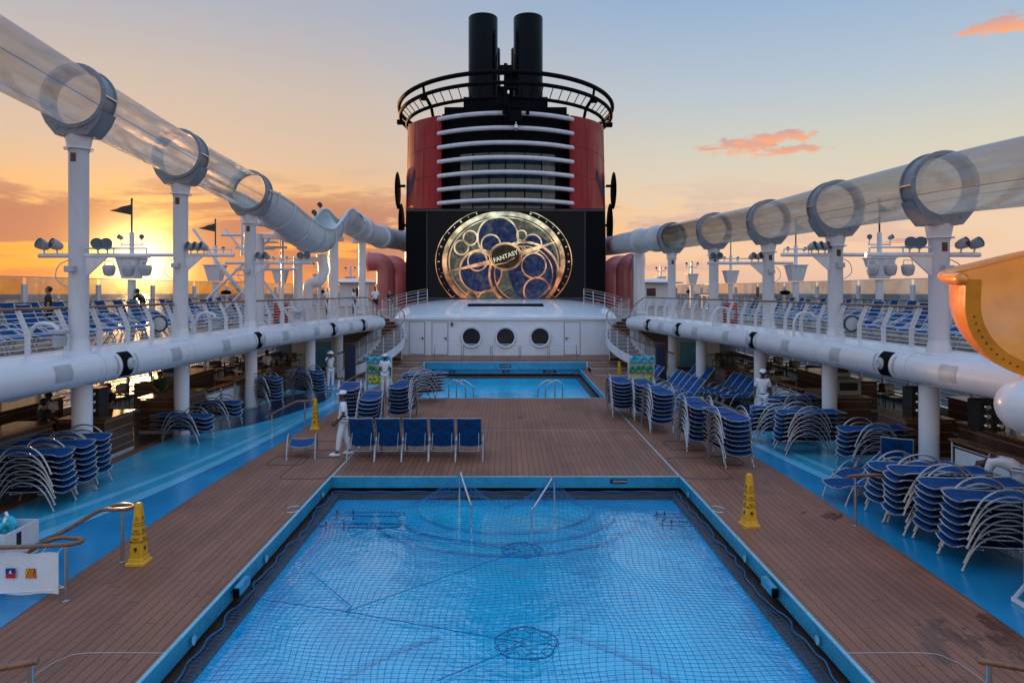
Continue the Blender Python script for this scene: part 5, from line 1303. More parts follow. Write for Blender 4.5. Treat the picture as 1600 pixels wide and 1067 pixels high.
# opened loungers
for k in range(5):
    place(up, -3.72+.695*k, 18.14, 0, 180+random.uniform(-1,1), f'opened blue lounger by the near pool, {["leftmost","second from left","middle one","second from right","rightmost"][k]} of the row of five', 'row of five opened loungers')
place(stool, -5.42, 18.2, 0, 12, 'low blue footstool lounger alone on the deck left of the row of five')
def row(x, y, n, dx, dy, rz, desc):
    for k in range(n): place(rec, x+dx*k, y+dy*k, 0, rz+random.uniform(-2,2), f'opened blue lounger, {ORD[k]} from the near end of the {desc}', 'opened loungers on the right side')
row(6.7, 26.0, 5, -.02, .74, -80, 'row by the striped floor')
row(8.85, 26.0, 4, -.02, .72, -82, 'row beside the dark counter')
row(8.3, 30.0, 3, -.08, .74, -80, 'row before the wooden counter')
row(6.15, 30.3, 3, -.06, .72, -80, 'farthest row near the steps')
place(mid, 7.35, 14.35, 0, -78, 'half-reclined blue lounger at the plank edge near the right post')
place(mid, 7.9, 15.1, 0, -72, 'reclined blue lounger behind the crowded stacks on the right')
place(up, 9.0, 15.7, 0, 150, 'raised-back blue lounger turned away behind the crowded stacks, right')
# balcony loungers
for s in (-1, 1):
    side = 'left' if s < 0 else 'right'
    for k in range(25):
        y = 12.6+.86*k; 
        if abs(y-16) < .0: continue
        place(mid if k % 3 else up, s*(11.9+(.0 if y < 26 else -(y-26)*.05)), y, ZU, -90*s+random.uniform(-3,3), f'blue balcony lounger, {ORD[k]} from the near end of the {side} inner row', f'loungers on the {side} balcony')
    for k in range(19):
        place(up if k % 4 else mid, s*14.1, 14.4+1.15*k, ZU, -90*s+random.uniform(-3,3), f'blue balcony lounger, {ORD[k]} from the near end of the {side} outer row', f'loungers on the {side} balcony')

# ------------------------------------------------------------------ wet floor cones
def cone(x, y, rz, label):
    t = empty('caution_cone', (x, y, 0), R(rz), label, 'wet floor sign', 'yellow wet floor signs')
    def sq(w, z, c=.0):
        c = w*.14; return [(-w+c,-w,z),(w-c,-w,z),(w,-w+c,z),(w,w-c,z),(w-c,w,z),(-w+c,w,z),(-w,w-c,z),(-w,-w+c,z)]
    b = MB(); lv = [(.155,0),(.155,.035),(.14,.05),(.13,.055),(.118,.1),(.108,.11),(.045,.94),(.038,.965),(.02,.97)]
    rows = [sq(w, z) for w, z in lv]
    for r0, r1 in zip(rows, rows[1:]): b.strip(r0+[r0[0]], r1+[r1[0]])
    b.add(rows[-1], [list(range(8))]); b.build('shell', M['yellow'], t, smooth=30)
    tilt = math.atan2(.108-.045, .83)
    for f in range(4):
        Rz = Matrix.Rotation(R(90*f), 4, 'Z')
        for s_, sz, z in (('CAUTION', .026, .655), ('CUIDADO', .026, .618), ('WET', .044, .535), ('FLOOR', .040, .492), ('PISO', .042, .405), ('MOJADO', .040, .362)):
            w = .108-(z-.11)*math.tan(tilt)+.003
            text(s_, sz*1.12, M['print'], t, Rz @ Matrix.Translation((0,-w,z)) @ Matrix.Rotation(R(90)-tilt, 4, 'X'))
        g = MB(); 
        for (cz, up_) in ((.73, True),):
            w = .108-(cz-.11)*math.tan(tilt)+.004
            P_ = [(-.032,-w-.001,cz-.028),(.032,-w-.001,cz-.028),(0,-w+.002,cz+.028)]
            g.tube(P_, .0035, 4, closed=True); g.box((0,-w,cz-.004), (.005,.003,.02)); 
        m_ = g.mesh('warning_triangle', M['print'], 0); m_.transform(Rz); o = bpy.data.objects.new('warning_triangle', m_); col.objects.link(o); o.parent = t
        g = MB(); cz = .25; w = .108-(cz-.11)*math.tan(tilt)+.003
        g.add([(0,-w-.006,cz-.05),(.028,-w-.002,cz),(.018,-w,cz+.03),(-.018,-w,cz+.03),(-.028,-w-.002,cz)], [(0,1,2,3,4)])
        m_ = g.mesh('slip_symbol', M['print'], 0); m_.transform(Rz); o = bpy.data.objects.new('slip_symbol', m_); col.objects.link(o); o.parent = t
cone(-5.92, 11.02, 0, 'yellow wet floor cone beside the handrail at lower left, nearest on the left')
cone(4.56, 12.78, 8, 'yellow wet floor cone on planks right of the near pool')
cone(-6.02, 21.6, 0, 'yellow wet floor cone by the sloping handrail, left middle distance')
cone(-5.3, 31.4, 0, 'yellow wet floor cone beside the left vest rack')
cone(5.42, 32.6, 0, 'yellow wet floor cone beside the right vest rack')
cone(6.3, 21.9, 0, 'yellow wet floor cone half hidden behind lounger stacks, right')

# ------------------------------------------------------------------ short handrails
def handrail(pts, posts, label):
    o0 = Vector((posts[0][0], posts[0][1], 0)); t = empty('handrail', o0, 0, label, 'handrail', 'short wooden handrails')
    b = MB(); b.tube([p-o0 for p in catmull(pts, 6)], .032, 10); b.build('wood_rail', M['teak'], t)
    for x, y, z in posts:
        b = MB(); b.tube([Vector((x,y,0))-o0, Vector((x,y,z-.02))-o0], .026, 10); b.build('post', M['steel'], t)
        b = MB(); b.lathe([(.055,0),(.055,.015),(.03,.02)], 14, Matrix.Translation(Vector((x,y,0))-o0)); b.build('flange', M['steel'], t)
handrail([(-7.55,10.75,.3),(-7.0,10.95,.58),(-6.55,11.0,.84),(-6.3,10.98,.87),(-6.1,11.02,.87),(-6.08,11.16,.87),(-6.3,11.24,.87),(-6.5,11.22,.85)], [(-6.2,11.05,.87)], 'wooden handrail with rounded end beside the near left yellow cone')
handrail([(-9.2,9.45,.8),(-8,9.5,.8),(-7.0,9.56,.8),(-6.4,9.6,.81),(-6.1,9.64,.82),(-6.06,9.78,.82),(-6.25,9.86,.82),(-6.6,9.84,.78),(-7.4,9.8,.3)], [(-6.22,9.66,.81),(-8.2,9.5,.8)], 'wooden handrail above the white banner at lower left')
handrail([(-5.6,6.35,.7),(-5.0,6.42,.8),(-4.45,6.5,.87)], [(-4.52,6.5,.86)], 'wooden handrail end at the bottom left corner')
handrail([(4.5,6.52,.87),(5.1,6.42,.8),(5.9,6.3,.66)], [(4.6,6.5,.86)], 'wooden handrail end at the bottom right corner')
handrail([(6.35,12.7,.92),(6.5,12.75,.93),(6.8,12.8,.93),(7.1,12.85,.9),(7.6,12.9,.72)], [(6.53,12.75,.92)], 'steel post handrail in front of the crowded stacks on the right')
handrail([(-6.05,21.5,.9),(-6.3,21.5,.9),(-6.65,21.45,.86),(-7.5,21.3,.42)], [(-6.32,21.5,.89),(-7.3,21.33,.52)], 'sloping wooden handrail by the third yellow cone, left')
handrail([(6.05,21.6,.9),(6.3,21.6,.9),(6.65,21.5,.86),(7.5,20.9,.5)], [(6.9,21.3,.74)], 'sloping wooden handrail behind stacks on the right')
handrail([(-5.5,28.9,.9),(-5.75,28.9,.9),(-6.1,28.9,.86),(-6.9,28.8,.45)], [(-5.85,28.9,.88)], 'sloping wooden handrail beside the left vest rack')
handrail([(5.5,28.9,.9),(5.75,28.9,.9),(6.1,28.9,.86),(6.9,28.8,.45)], [(5.85,28.9,.88)], 'sloping wooden handrail beside the right vest rack')

# ------------------------------------------------------------------ white banner with signal flags
t = empty('flag_banner', (-6.3, 9.66, 0), 0, 'white tarpaulin banner with small signal flags laced to the handrail', 'banner')
b = MB(); A = []; B = []
for k in range(25):
    x = -2.6*k/24; y = -.012*math.sin(k*.8); A.append((x, y-.04, .12+.02*math.sin(k*.9))); B.append((x, y-.04, .70+.015*math.sin(k*1.3)))
b.strip(B, A); b.strip([(x, y+.008, z) for x, y, z in A], [(x, y+.008, z) for x, y, z in B]); b.build('cloth', M['tarp'], t)
def flagpatch(x, z, kind):
    o = MB(); w = .07; y = -.062
    o.add([(x-w,y,z-w),(x+w,y,z-w),(x+w,y,z),(x-w,y,z)], [(0,1,2,3)]); o.m = 1; o.add([(x-w,y,z),(x+w,y,z),(x+w,y,z+w),(x-w,y,z+w)], [(0,1,2,3)]); o.m = 2
    if kind == 0: o.add([(x-.025,y-.003,z+.005),(x+.02,y-.003,z-.005),(x+.005,y-.003,z+.055)], [(0,1,2)]); mats = [M['signred'], M['signblue'], M['tarp']]
    else:
        mats = [M['yellow'], M['yellow'], M['signred']]
        for q in range(5):
            a_ = -w+.0+q*.035; o.add([(x-w+max(0,q*.035-.0), y-.003, z-w),(x-w+q*.035+.014, y-.003, z-w),(min(x+w, x-w+q*.035+.075), y-.003, z+w),(min(x+w-.012, x-w+q*.035+.06), y-.003, z+w)], [(0,1,2,3)])
    o.build('signal_flag', mats, t, smooth=0)
flagpatch(-.66, .42, 0); flagpatch(-.38, .42, 1); flagpatch(-.95, .42, 1); flagpatch(-1.25, .42, 0)
b = MB()
for k in range(12): b.tube([(-2.5*k/11-.02, -.03, .69), (-2.5*k/11+.06, 0, .79)], .006, 4)
b.tube([(.06,0,.2),(-.1,-.05,.18),(-1,-.04,.12),(-2.6,-.04,.13)], .008, 4); b.tube([(.06,0,.2),(-.1,-.05,.28),(-.14,-.05,.5),(-.02,-.02,.62)], .006, 4)
b.build('lacing', M['tarp'], t)

# ------------------------------------------------------------------ racks of swim vests
def vest(t_loc, mat, label, r=.12):
    t = empty('swim_vest', t_loc, random.uniform(-.3,.3), label, 'swim vest', 'foam swim vests on the racks'); t.rotation_euler = (random.uniform(-.2,.2), random.uniform(-.35,.35), random.uniform(-.5,.5))
    b = MB(); b.tube([(r*.55*math.cos(a), -.02, r*.75+r*.75*math.sin(a)) for a in [R(20*k) for k in range(18)]], r*.42, 8, closed=True); b.box((-r*.42,.0,r*.8), (r*.7,r*.5,r*1.5), bev=.03); b.box((r*.42,.0,r*.8), (r*.7,r*.5,r*1.5), bev=.03); b.build('foam', mat, t)
    b = MB(); b.tube([(-r*.6,-.06,r*.3),(0,-.085,r*.35),(r*.6,-.06,r*.3)], .01, 5); b.build('strap', M['tarp'], t)
def rack(x, y, rz, name, n=4, vests=True):
    t = empty('vest_rack', (x, y, 0), R(rz), f'white rack for swim vests, the {name}', 'rack', 'white vest racks')
    for sx in (-.55,.55):
        b = MB(); b.box((sx,0,.78), (.06,.08,1.5), bev=.01); b.build('upright', M['white'], t)
        b = MB(); b.box((sx,-.0,.04), (.06,.62,.07), bev=.01); b.tube([(sx,-.26,.08),(sx,0,.42)], .03, 6); b.tube([(sx,.26,.08),(sx,0,.42)], .03, 6); b.build('foot', M['white'], t)
    for z in (.35,.8,1.22):
        b = MB(); b.box((0,.04,z), (1.1,.06,.04)); b.build('shelf', M['white'], t)
    b = MB(); b.box((0,.09,.85), (1.1,.015,1.2)); b.build('back_panel', M['tarp'], t)
    if vests:
        for i, (mt, cn, z) in enumerate(((M['tealfloat'],'turquoise',1.24),(M['greenfloat'],'green',.82),(M['yellowfloat'],'lime yellow',.37))):
            for k in range(n):
                vx = -.4+.8*k/(n-1); c, s_ = math.cos(R(rz)), math.sin(R(rz))
                vest((x+c*vx+s_*.08, y+s_*vx-c*.08, z), mt, f'{cn} swim vest, {ORD[k]} from left, on {name}', .15)
rack(-5.55, 29.9, 0, 'left rack by the far pool')
rack(5.95, 30.0, 0, 'right rack by the far pool')
rack(7.72, 9.35, 0, 'rack at the right edge')
# white tub with turquoise floats behind the banner
t = empty('float_bin', (-8.1, 10.6, -.27), 0, 'white bin on a stand holding turquoise floats at left edge', 'bin')
b = MB()
for c, d in (((0,-.35,.75),(1.2,.03,.5)), ((0,.35,.75),(1.2,.03,.5)), ((.6,0,.75),(.03,.7,.5)), ((-.6,0,.75),(.03,.7,.5)), ((0,0,.5),(1.2,.7,.03))): b.box(c, d)
b.build('tub', M['white'], t, smooth=0); b = MB()
for sx in (-.55,.55):
    b = MB(); b.box((sx,0,.385), (.05,.6,.23)); b.build('leg', M['white'], t)
o = MB(); o.box((.618,-.1,.85), (.006,.1,.2)); o.build('notice', M['print'], t)
for k, (x, y) in enumerate(((-8.4,10.45),(-8.05,10.4),(-7.72,10.48),(-8.25,10.75),(-7.85,10.78))):
    t = empty('pool_float', (x, y, .55), k*.7, f'turquoise foam float in the white bin, {["front left","front middle","front right","back left","back right"][k]}', 'float', 'turquoise floats in the bin')
    b = MB(); b.tube([(.14*math.cos(R(20*q)), 0, .12+.12*math.sin(R(20*q))) for q in range(18)], .055, 10, closed=True); b.build('foam', M['tealfloat'], t)
    b = MB(); b.tube([(-.02,0,.22),(.06,0,.34)], .022, 8); b.build('handle', M['tarp'], t)

# ------------------------------------------------------------------ pool handrails, net, ropes, hooks
ZW = -.43
for s, A, B in ((-1, Vector((-1.02,15.1,0)), Vector((-.70,13.85,0))), (1, Vector((1.05,14.7,0)), Vector((.52,13.55,0)))):
    t = empty('pool_handrail', (A.x, A.y, ZW), 0, f'bent steel handrail rising from the near pool on the {"left" if s<0 else "right"}', 'handrail', 'pool handrails'); o0 = Vector((A.x, A.y, ZW))
    P = catmull([Vector((A.x,A.y,-.95)), Vector((A.x,A.y,.22)), Vector((A.x,A.y,.36))+(B-A)*.03, Vector((A.x,A.y,.39))+(B-A)*.12, Vector((A.x,A.y,.33))+(B-A)*.22, Vector((B.x,B.y,.06))-(B-A)*.1, Vector((B.x,B.y,-.03)), Vector((B.x,B.y,-1.0))], 6)
    b = MB(); b.tube([p-o0 for p in P], .024, 12); b.build('tube', M['steel'], t)
for s in (-1, 1):
    for dx in (-.16, .16):
        x = s*1.95+dx; t = empty('pool_ladder_rail', (x, 28.35, ZW), 0, f'arched steel ladder rail at the far pool, {"left" if s<0 else "right"} ladder, {"left" if dx<0 else "right"} side', 'ladder rail', 'arched ladder rails of the far pool')
        x2 = x+s*-.0
        P = catmull([(-.25,0,-.5),(-.25,0,.75),(-.2,0,.95),(0,0,1.08),(.25,.0,.98),(.42,0,.78),(.46,0,.3),(.46,0,-.5)], 6) if s < 0 else catmull([(-.46,0,-.5),(-.46,0,.3),(-.42,0,.78),(-.25,0,.98),(0,0,1.08),(.2,0,.95),(.25,0,.75),(.25,0,-.5)], 6)
        b = MB(); b.tube(P, .024, 10); b.build('tube', M['steel'], t)
TOPS = [(-1.0,14.95,.42,1.0), (1.0,14.55,.42,1.0)]
def netpos(x, y):
    wx = x+.05*math.sin(y*1.3+x*.7)+.03*math.sin(y*3.1+x*2.3)+.02*math.sin(x*5+y*2); wy_ = y+.06*math.sin(x*1.1+y*.6)+.03*math.sin(x*2.7+y*1.9)
    ax = abs(wx); ed = 3.93+.05*math.sin(y*5.2)+.03*math.sin(y*2.2+1)
    if ax > ed+.1: wx = math.copysign(ed+.1+(ax-ed-.1)*.15, wx)
    z = ZW+.012+.006*math.sin(x*4+y*3)
    k = min(1, max(0, (abs(wx)-3.74)/.13)); z = z*(1-k)+(-.343+.012*math.sin(y*9+x*3))*k
    wy_ = min(wy_, 16.04-.02*math.sin(x*4)**2)
    k = min(1, max(0, (wy_-15.80)/.12)); z = z*(1-k)+max(z, -.343+.01*math.sin(x*8))*k
    for tx, ty, tz, rr in TOPS:
        d = math.hypot((wx-tx)*(.75 if wx < tx else 1.0), (wy_-ty)*(1.0 if wy_ > ty else 1.15))
        if d < rr: z = max(z, ZW+.02+(tz-ZW)*(1-d/rr)**1.5)
    return Vector((wx, wy_, z))
b = MB(); G = .1; y0, y1 = 7.4, 16.1
nx_, ny_ = int(8.1/G), int((y1-y0)/G)
for i in range(nx_+1):
    x = -4.05+G*i; b.tube([netpos(x, y0+G*j) for j in range(ny_+1)], .0034, 3, cap=False)
for j in range(ny_+1):
    y = y0+G*j; b.tube([netpos(-4.05+G*i, y) for i in range(nx_+1)], .0034, 3, cap=False)
net = tag(b.build('safety_net', M['rope']), 'blue knotted safety net stretched over the near pool water', 'net')
net_e = MB()
for s in (-1, 1): net_e.tube([netpos(s*4.03, y0+.05*k)+Vector((s*.02*math.sin(k*.55), 0, .014)) for k in range(int((y1-y0)/.05))], .014, 6)
net_e.tube([netpos(-4.0+.05*k, 16.08)+Vector((0,0,.012)) for k in range(161)], .013, 6)
o = net_e.build('edge_rope', M['rope'], net)
# gathering ropes
def wline(p, q, sag=.0):
    out = []
    for k in range(25):
        u = k/24; x, y = p[0]+(q[0]-p[0])*u, p[1]+(q[1]-p[1])*u; out.append(Vector((x, y, ZW+.03+.004*math.sin(u*30))))
    return out
r1 = at(815,862,ZW); r2 = at(822,1008,ZW); k1 = at(540,958,ZW)
rp = MB()
for p, q in ((r1, k1), (r2, k1), (k1, at(395,937,ZW)), (k1, at(549,950,ZW)), (at(549,950,ZW), at(485,896,ZW)), (r1, at(515,812,ZW)), (r2, at(683,1066,ZW)), (r1, at(590,840,ZW))): rp.tube(wline(p, q), .0065, 5)
tag(rp.build('net_rope', M['rope']), 'dark blue drawing ropes lying across the pool net', 'rope')
for r, rad, lb in ((r1, .36, 'ring of bunched net cord floating in the far middle of the near pool'), (r2, .42, 'ring of bunched net cord floating in the front middle of the near pool')):
    t = empty('net_ring', (r.x, r.y, ZW+.035), 0, lb, 'net ring', 'bunched net rings'); g = MB()
    for c in range(9):
        a = 2*math.pi*c/9; g.tube([(rad*.86*math.cos(a)+.085*math.cos(q), rad*.86*math.sin(a)+.085*math.sin(q), .008*math.sin(q*2)) for q in [R(30*k) for k in range(12)]], .007, 4, closed=True)
    g.tube([(rad*(1+.05*math.sin(5*a))*math.cos(a), rad*(1+.05*math.sin(5*a))*math.sin(a), 0) for a in [R(8*k) for k in range(45)]], .009, 5, closed=True)
    for k in range(5): a = R(36+72*k); g.tube([(-rad*.8*math.cos(a), -rad*.8*math.sin(a), 0), (rad*.8*math.cos(a+.5), rad*.8*math.sin(a+.5), .004)], .005, 4)
    g.build('cord', M['rope'], t)
# submerged loop rails in the corners of the pool
for s in (-1, 1):
    for k, (px, py, w) in enumerate(((575, 804, 1.6), (563, 822, 1.7)) if s < 0 else ((1050, 806, .8), (1062, 819, .85))):
        c = at(px, py, -.5); t = empty('submerged_rail', (c.x, c.y, -.5), 0, f'dark loop rail just under water, {"left" if s<0 else "right"} corner of the pool, {"farther" if k==0 else "nearer"} one', 'rail', 'submerged loop rails')
        g = MB(); g.tube(catmull([(-w/2,0,0),(-w*.3,.12,0),(w*.25,.16,0),(w/2,.06,0),(w*.32,-.1,0),(-w*.3,-.05,0)], 5, closed=True), .016, 6, closed=True); g.build('loop', M['rope'], t)
        for q in (-w*.42, -w*.2): g = MB(); g.tube([(q,0,-.1),(q,0,.09)], .02, 8); g.build('peg', M['dark'], t)
for s in (-1, 1):
    t = empty('fascia_bracket', (s*4.07, at(HX, 917, -.12).y, -.1), 0, f'blue hook box on the {"left" if s<0 else "right"} rim of the near pool', 'bracket', 'hook boxes on the pool rim')
    g = MB(); g.box((-s*.06,0,0), (.1,.42,.15), bev=.015); g.build('box', M['poolrim'], t); g = MB(); g.box((-s*.06,-.235,-.01), (.09,.05,.13), bev=.01); g.build('hook', M['black'], t)
    for Y in (8.9, 11.6, 15.2):
        t = empty('rim_bolt', (s*4.066, Y, -.16), 0, f'round cover plate on the {"left" if s<0 else "right"} rim, {["nearest","middle","farthest"][[8.9,11.6,15.2].index(Y)]} of three', 'cover plate', 'cover plates on the pool rim')
        g = MB(); g.lathe([(0,0),(.06,0),(.06,.012),(0,.014)], 20, Matrix.Rotation(-s*R(90), 4, 'Y'), cap=False); g.build('plate', M['poolrim_light'], t)
# rim joints in pool fascia
# ------------------------------------------------------------------ small balcony things
for s in (-1, 1):
    side = 'left' if s < 0 else 'right'
    t = empty('red_cabinet', (s*10.2, 31.0, ZU), 0, f'small red cabinet behind the {side} balcony railing', 'cabinet'); b = MB(); b.box((0,0,.45), (.5,.5,.9), bev=.02); b.build('body', M['redcloth'], t); b = MB(); b.box((0,-.26,.45), (.4,.02,.7)); b.build('door', M['signred'], t)
    for Y, nm in ((37.5,'nearer'), (57,'farther')):
        t = empty('oval_plaque', (s*15.35, Y, 4.25), 0, f'black oval plaque on the glass at the {side} edge, {nm} one', 'plaque', 'black oval plaques'); b = MB(); b.ell((0,0,0), (.3,.04,.13), 20, 10); b.build('plate', M['black'], t)
        b = MB(); b.tube([(0,.03,0),(0,.03,-1.34)], .02, 6); b.build('stem', M['white'], t)

# ------------------------------------------------------------------ orange slide end at the right edge
M['orangein'] = paint('orange_flange', (.72,.24,.012), .35, var=.1)
M['orangelit'] = paint('sunlit_orange_gelcoat', (.95,.34,.012), .3, var=.08, scale=2, coat=.3)  # inside of the trough: sunlight painted in as a yellower orange
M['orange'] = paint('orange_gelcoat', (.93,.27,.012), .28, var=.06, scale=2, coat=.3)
t = empty('orange_slide', (7.3+.24, 9.1, 0), 0, 'bright orange fibreglass slide trough on a rounded white support at the right edge', 'slide')
L0 = Vector((7.3,9.1,0))
path = catmull([(6.97,9.0,4.24),(7.05,9.3,4.27),(7.3,9.7,4.33),(7.8,10.1,4.45),(8.7,10.4,4.68),(9.9,10.5,4.98)], 8)
FR = frames(path); r = .98; WH = .3
def trough(FR, r, a0, a1, m=22):
    return [[p-u*r+w*WH]+[p+u*(math.cos(R(a0+(a1-a0)*j/m))*r)+w*(math.sin(R(a0+(a1-a0)*j/m))*r) for j in range(m+1)]+[p+u*r+w*WH] for p, d, u, w in FR]
oo = trough(FR, r+.05, 180, 360); ii = trough(FR, r-.02, 180, 360)
b = MB()
for r0, r1_ in zip(oo, oo[1:]): b.strip([q-L0 for q in r0], [q-L0 for q in r1_])
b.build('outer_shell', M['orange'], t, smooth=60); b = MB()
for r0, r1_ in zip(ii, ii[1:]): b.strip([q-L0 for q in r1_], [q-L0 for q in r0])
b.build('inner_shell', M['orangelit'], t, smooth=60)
b = MB(); p, d, u, w = FR[0]; n_ = 30
O_ = [p-d*.03-u*(r+.06)+w*WH-L0]+[p-d*.03+(u*math.cos(R(180+180*j/n_))+w*math.sin(R(180+180*j/n_)))*(r+.06)-L0 for j in range(n_+1)]
I_ = [p-d*.03-u*(r-.13)+w*WH-L0]+[p-d*.03+(u*math.cos(R(180+180*j/n_))+w*math.sin(R(180+180*j/n_)))*(r-.13)-L0 for j in range(n_+1)]
O2 = [q+d*.05 for q in O_]; I2 = [q+d*.05 for q in I_]
b.strip(O_, I_); b.strip(I2, O2); b.strip(I_, I2); b.strip(O2, O_)
b.m = 1
for j in range(2, n_-1):
    q = p-d*.035+(u*math.cos(R(180+180*j/n_))+w*math.sin(R(180+180*j/n_)))*(r-.035)-L0; b.ell(q, (.012,.012,.014), 8, 4)
b.build('end_flange', [M['orangein'], M['darkbrown']], t, smooth=30)
rim = [o_[0]-L0-FR[i][2]*.055 for i, o_ in enumerate(oo)]; rim = [rim[0]-FR[0][1]*.1]+rim
b = MB(); b.tube(rim, [.03]+[.085]*(len(rim)-1), 14); b.build('rim', M['orange'], t, smooth=80)
b = MB(); rim_o = [o_[-1]-L0+FR[i][2]*.14-FR[i][3]*.04 for i, o_ in enumerate(oo)]; rim_i = [o_[-1]-L0 +FR[i][3]*.06 for i, o_ in enumerate(ii)]; b.strip(rim_i, rim_o); b.build('rim', M['orange'], t)
b = MB(); b.tube([Vector(q)-L0 for q in ((6.68,9.05,2.86),(6.78,9.05,2.84),(7.1,9.05,2.74),(7.9,9.05,2.35),(9.0,9.05,1.6),(9.6,9.05,.8),(9.8,9.05,0))], [.24,.4,.5,.52,.5,.46,.42], 28); b.ell(Vector((6.74,9.05,2.86))-L0, (.42,.42,.38), 28, 16); b.build('support', M['white'], t, smooth=80)
b = MB(); b.tube([Vector((6.95,9.1,3.26))-L0, Vector((6.95,9.1,2.95))-L0], .26, 20); b.build('bracket', M['orangein'], t)

# ------------------------------------------------------------------ people
def skin_obj(V, E, root, mat, name, parent, sub=1):
    me = bpy.data.meshes.new(name); names = list(V); me.from_pydata([V[n][0] for n in names], [(names.index(a), names.index(b_)) for a, b_ in E], [])
    o = bpy.data.objects.new(name, me); col.objects.link(o)
    sk = o.modifiers.new('s', 'SKIN'); sk.use_smooth_shade = True
    if not me.skin_vertices: 
        bpy.context.view_layer.objects.active = o; 
    lay = me.skin_vertices[0].data if len(me.skin_vertices) else None
    if lay is None: 
        me.skin_vertices.new() if hasattr(me.skin_vertices, 'new') else None; lay = me.skin_vertices[0].data
    for i, n in enumerate(names):
        r = V[n][1]; lay[i].radius = (r, r) if not isinstance(r, tuple) else r; lay[i].use_root = (n == root)
    ss = o.modifiers.new('u', 'SUBSURF'); ss.levels = sub; ss.render_levels = sub
    dg = bpy.context.evaluated_depsgraph_get(); m2 = bpy.data.meshes.new_from_object(o.evaluated_get(dg)); bpy.data.objects.remove(o)
    m2.materials.clear(); m2.materials.append(mat); m2.shade_smooth(); m2.name = name
    o = bpy.data.objects.new(name, m2); col.objects.link(o)
    if parent is not None: o.parent = parent
    return o
def person(x, y, z, rz, label, h=1.75, shirt='uniform', pants='uniform', skin='skin_d', cap='cap', pose='stand', sleeves=True, group=None):
    k = h/1.75; t = empty('person', (x, y, z), R(rz), label, 'person', group)
    J = dict(pel=(0,0,.95), sp=(0,0,1.12), ch=(0,.0,1.3), nk=(0,.01,1.46), hd0=(0,.0,1.54), hd=(0,-.005,1.62), hd1=(0,.01,1.69),
             shL=(.165,0,1.41), shR=(-.165,0,1.41), elL=(.225,.02,1.13), elR=(-.225,.02,1.13), wrL=(.235,-.06,.9), wrR=(-.235,-.06,.9),
             hpL=(.085,0,.9), hpR=(-.085,0,.9), knL=(.1,-.01,.5), knR=(-.1,-.01,.5), anL=(.105,.03,.09), anR=(-.105,.03,.09), toL=(.115,-.13,.04), toR=(-.115,-.13,.04))
    if pose == 'stride': J.update(knL=(.09,-.1,.5), anL=(.09,-.14,.1), toL=(.09,-.3,.045), knR=(-.09,.06,.5), anR=(-.09,.2,.1), toR=(-.1,.06,.04), wrL=(.16,-.16,.92), wrR=(-.14,-.2,.9))
    if pose == 'hands_front': J.update(wrL=(.07,-.2,.88), wrR=(-.05,-.22,.86), elL=(.23,-.02,1.12), elR=(-.23,-.02,1.12))
    if pose == 'hat': J.update(elL=(.24,-.14,1.26), elR=(-.24,-.14,1.28), wrL=(.1,-.2,1.5), wrR=(-.1,-.2,1.5), hd=(0,-.03,1.63), hd0=(0,-.02,1.55))
    if pose == 'work': J.update(elL=(.23,-.08,1.15), elR=(-.23,-.08,1.15), wrL=(.13,-.28,1.12), wrR=(-.13,-.28,1.1), hd=(0,-.05,1.62), hd0=(0,-.03,1.54), hd1=(0,-.04,1.69))
    if pose == 'lean': J.update(ch=(0,-.12,1.25), nk=(0,-.2,1.38), hd0=(0,-.23,1.44), hd=(0,-.26,1.5), hd1=(0,-.26,1.57), shL=(.165,-.16,1.34), shR=(-.165,-.16,1.34), elL=(.2,-.3,1.13), elR=(-.2,-.3,1.13), wrL=(.1,-.46,1.08), wrR=(-.1,-.46,1.08))
    if pose == 'bend': J.update(sp=(0,-.12,1.06), ch=(0,-.33,1.1), nk=(0,-.5,1.03), hd0=(0,-.57,.97), hd=(0,-.63,.93), hd1=(0,-.68,.89), shL=(.17,-.42,1.06), shR=(-.17,-.42,1.06), elL=(.19,-.5,.78), elR=(-.19,-.5,.78), wrL=(.12,-.58,.56), wrR=(-.12,-.58,.56))
    J = {a: Vector(v) for a, v in J.items()}
    V = {}; E = []
    def add(n, r, p=None, at_=None): V[n] = (tuple(at_ if at_ is not None else J[n]), r); (E.append((p, n)) if p else None)
    add('pel', .115); add('sp', .105, 'pel'); add('ch', .125, 'sp'); add('nk', .058, 'ch'); add('hd0', .07, 'nk'); add('hd', .094, 'hd0'); add('hd1', .074, 'hd')
    for s_ in 'LR':
        add('sh'+s_, .062, 'ch'); add('el'+s_, .04, 'sh'+s_); add('wr'+s_, .027, 'el'+s_)
        d = (J['wr'+s_]-J['el'+s_]).normalized(); sg = 1 if s_ == 'L' else -1
        sd = Vector((0,-1,0)) if abs(d.y) < .8 else Vector((1,0,0)); sd = (sd-d*sd.dot(d)).normalized(); nrm = d.cross(sd)*sg
        palm = J['wr'+s_]+d*.055; add('pa'+s_, (.026,.026), 'wr'+s_, palm)
        for f in range(4):
            o_ = sd*(.026-.017*f); ln = (.07,.08,.075,.06)[f]
            kn = palm+d*.03+o_; add(f'f{f}a{s_}', .010, 'pa'+s_, kn); add(f'f{f}b{s_}', .0085, f'f{f}a{s_}', kn+d*ln*.5-nrm*.008); add(f'f{f}c{s_}', .0075, f'f{f}b{s_}', kn+d*ln*.85-nrm*.026)
        add('th'+s_, .011, 'pa'+s_, J['wr'+s_]+d*.04+sd*.035); add('tt'+s_, .009, 'th'+s_, J['wr'+s_]+d*.085+sd*.048-nrm*.01)
        add('hp'+s_, .1, 'pel'); add('kn'+s_, .06, 'hp'+s_); add('an'+s_, .04, 'kn'+s_); add('to'+s_, .035, 'an'+s_)
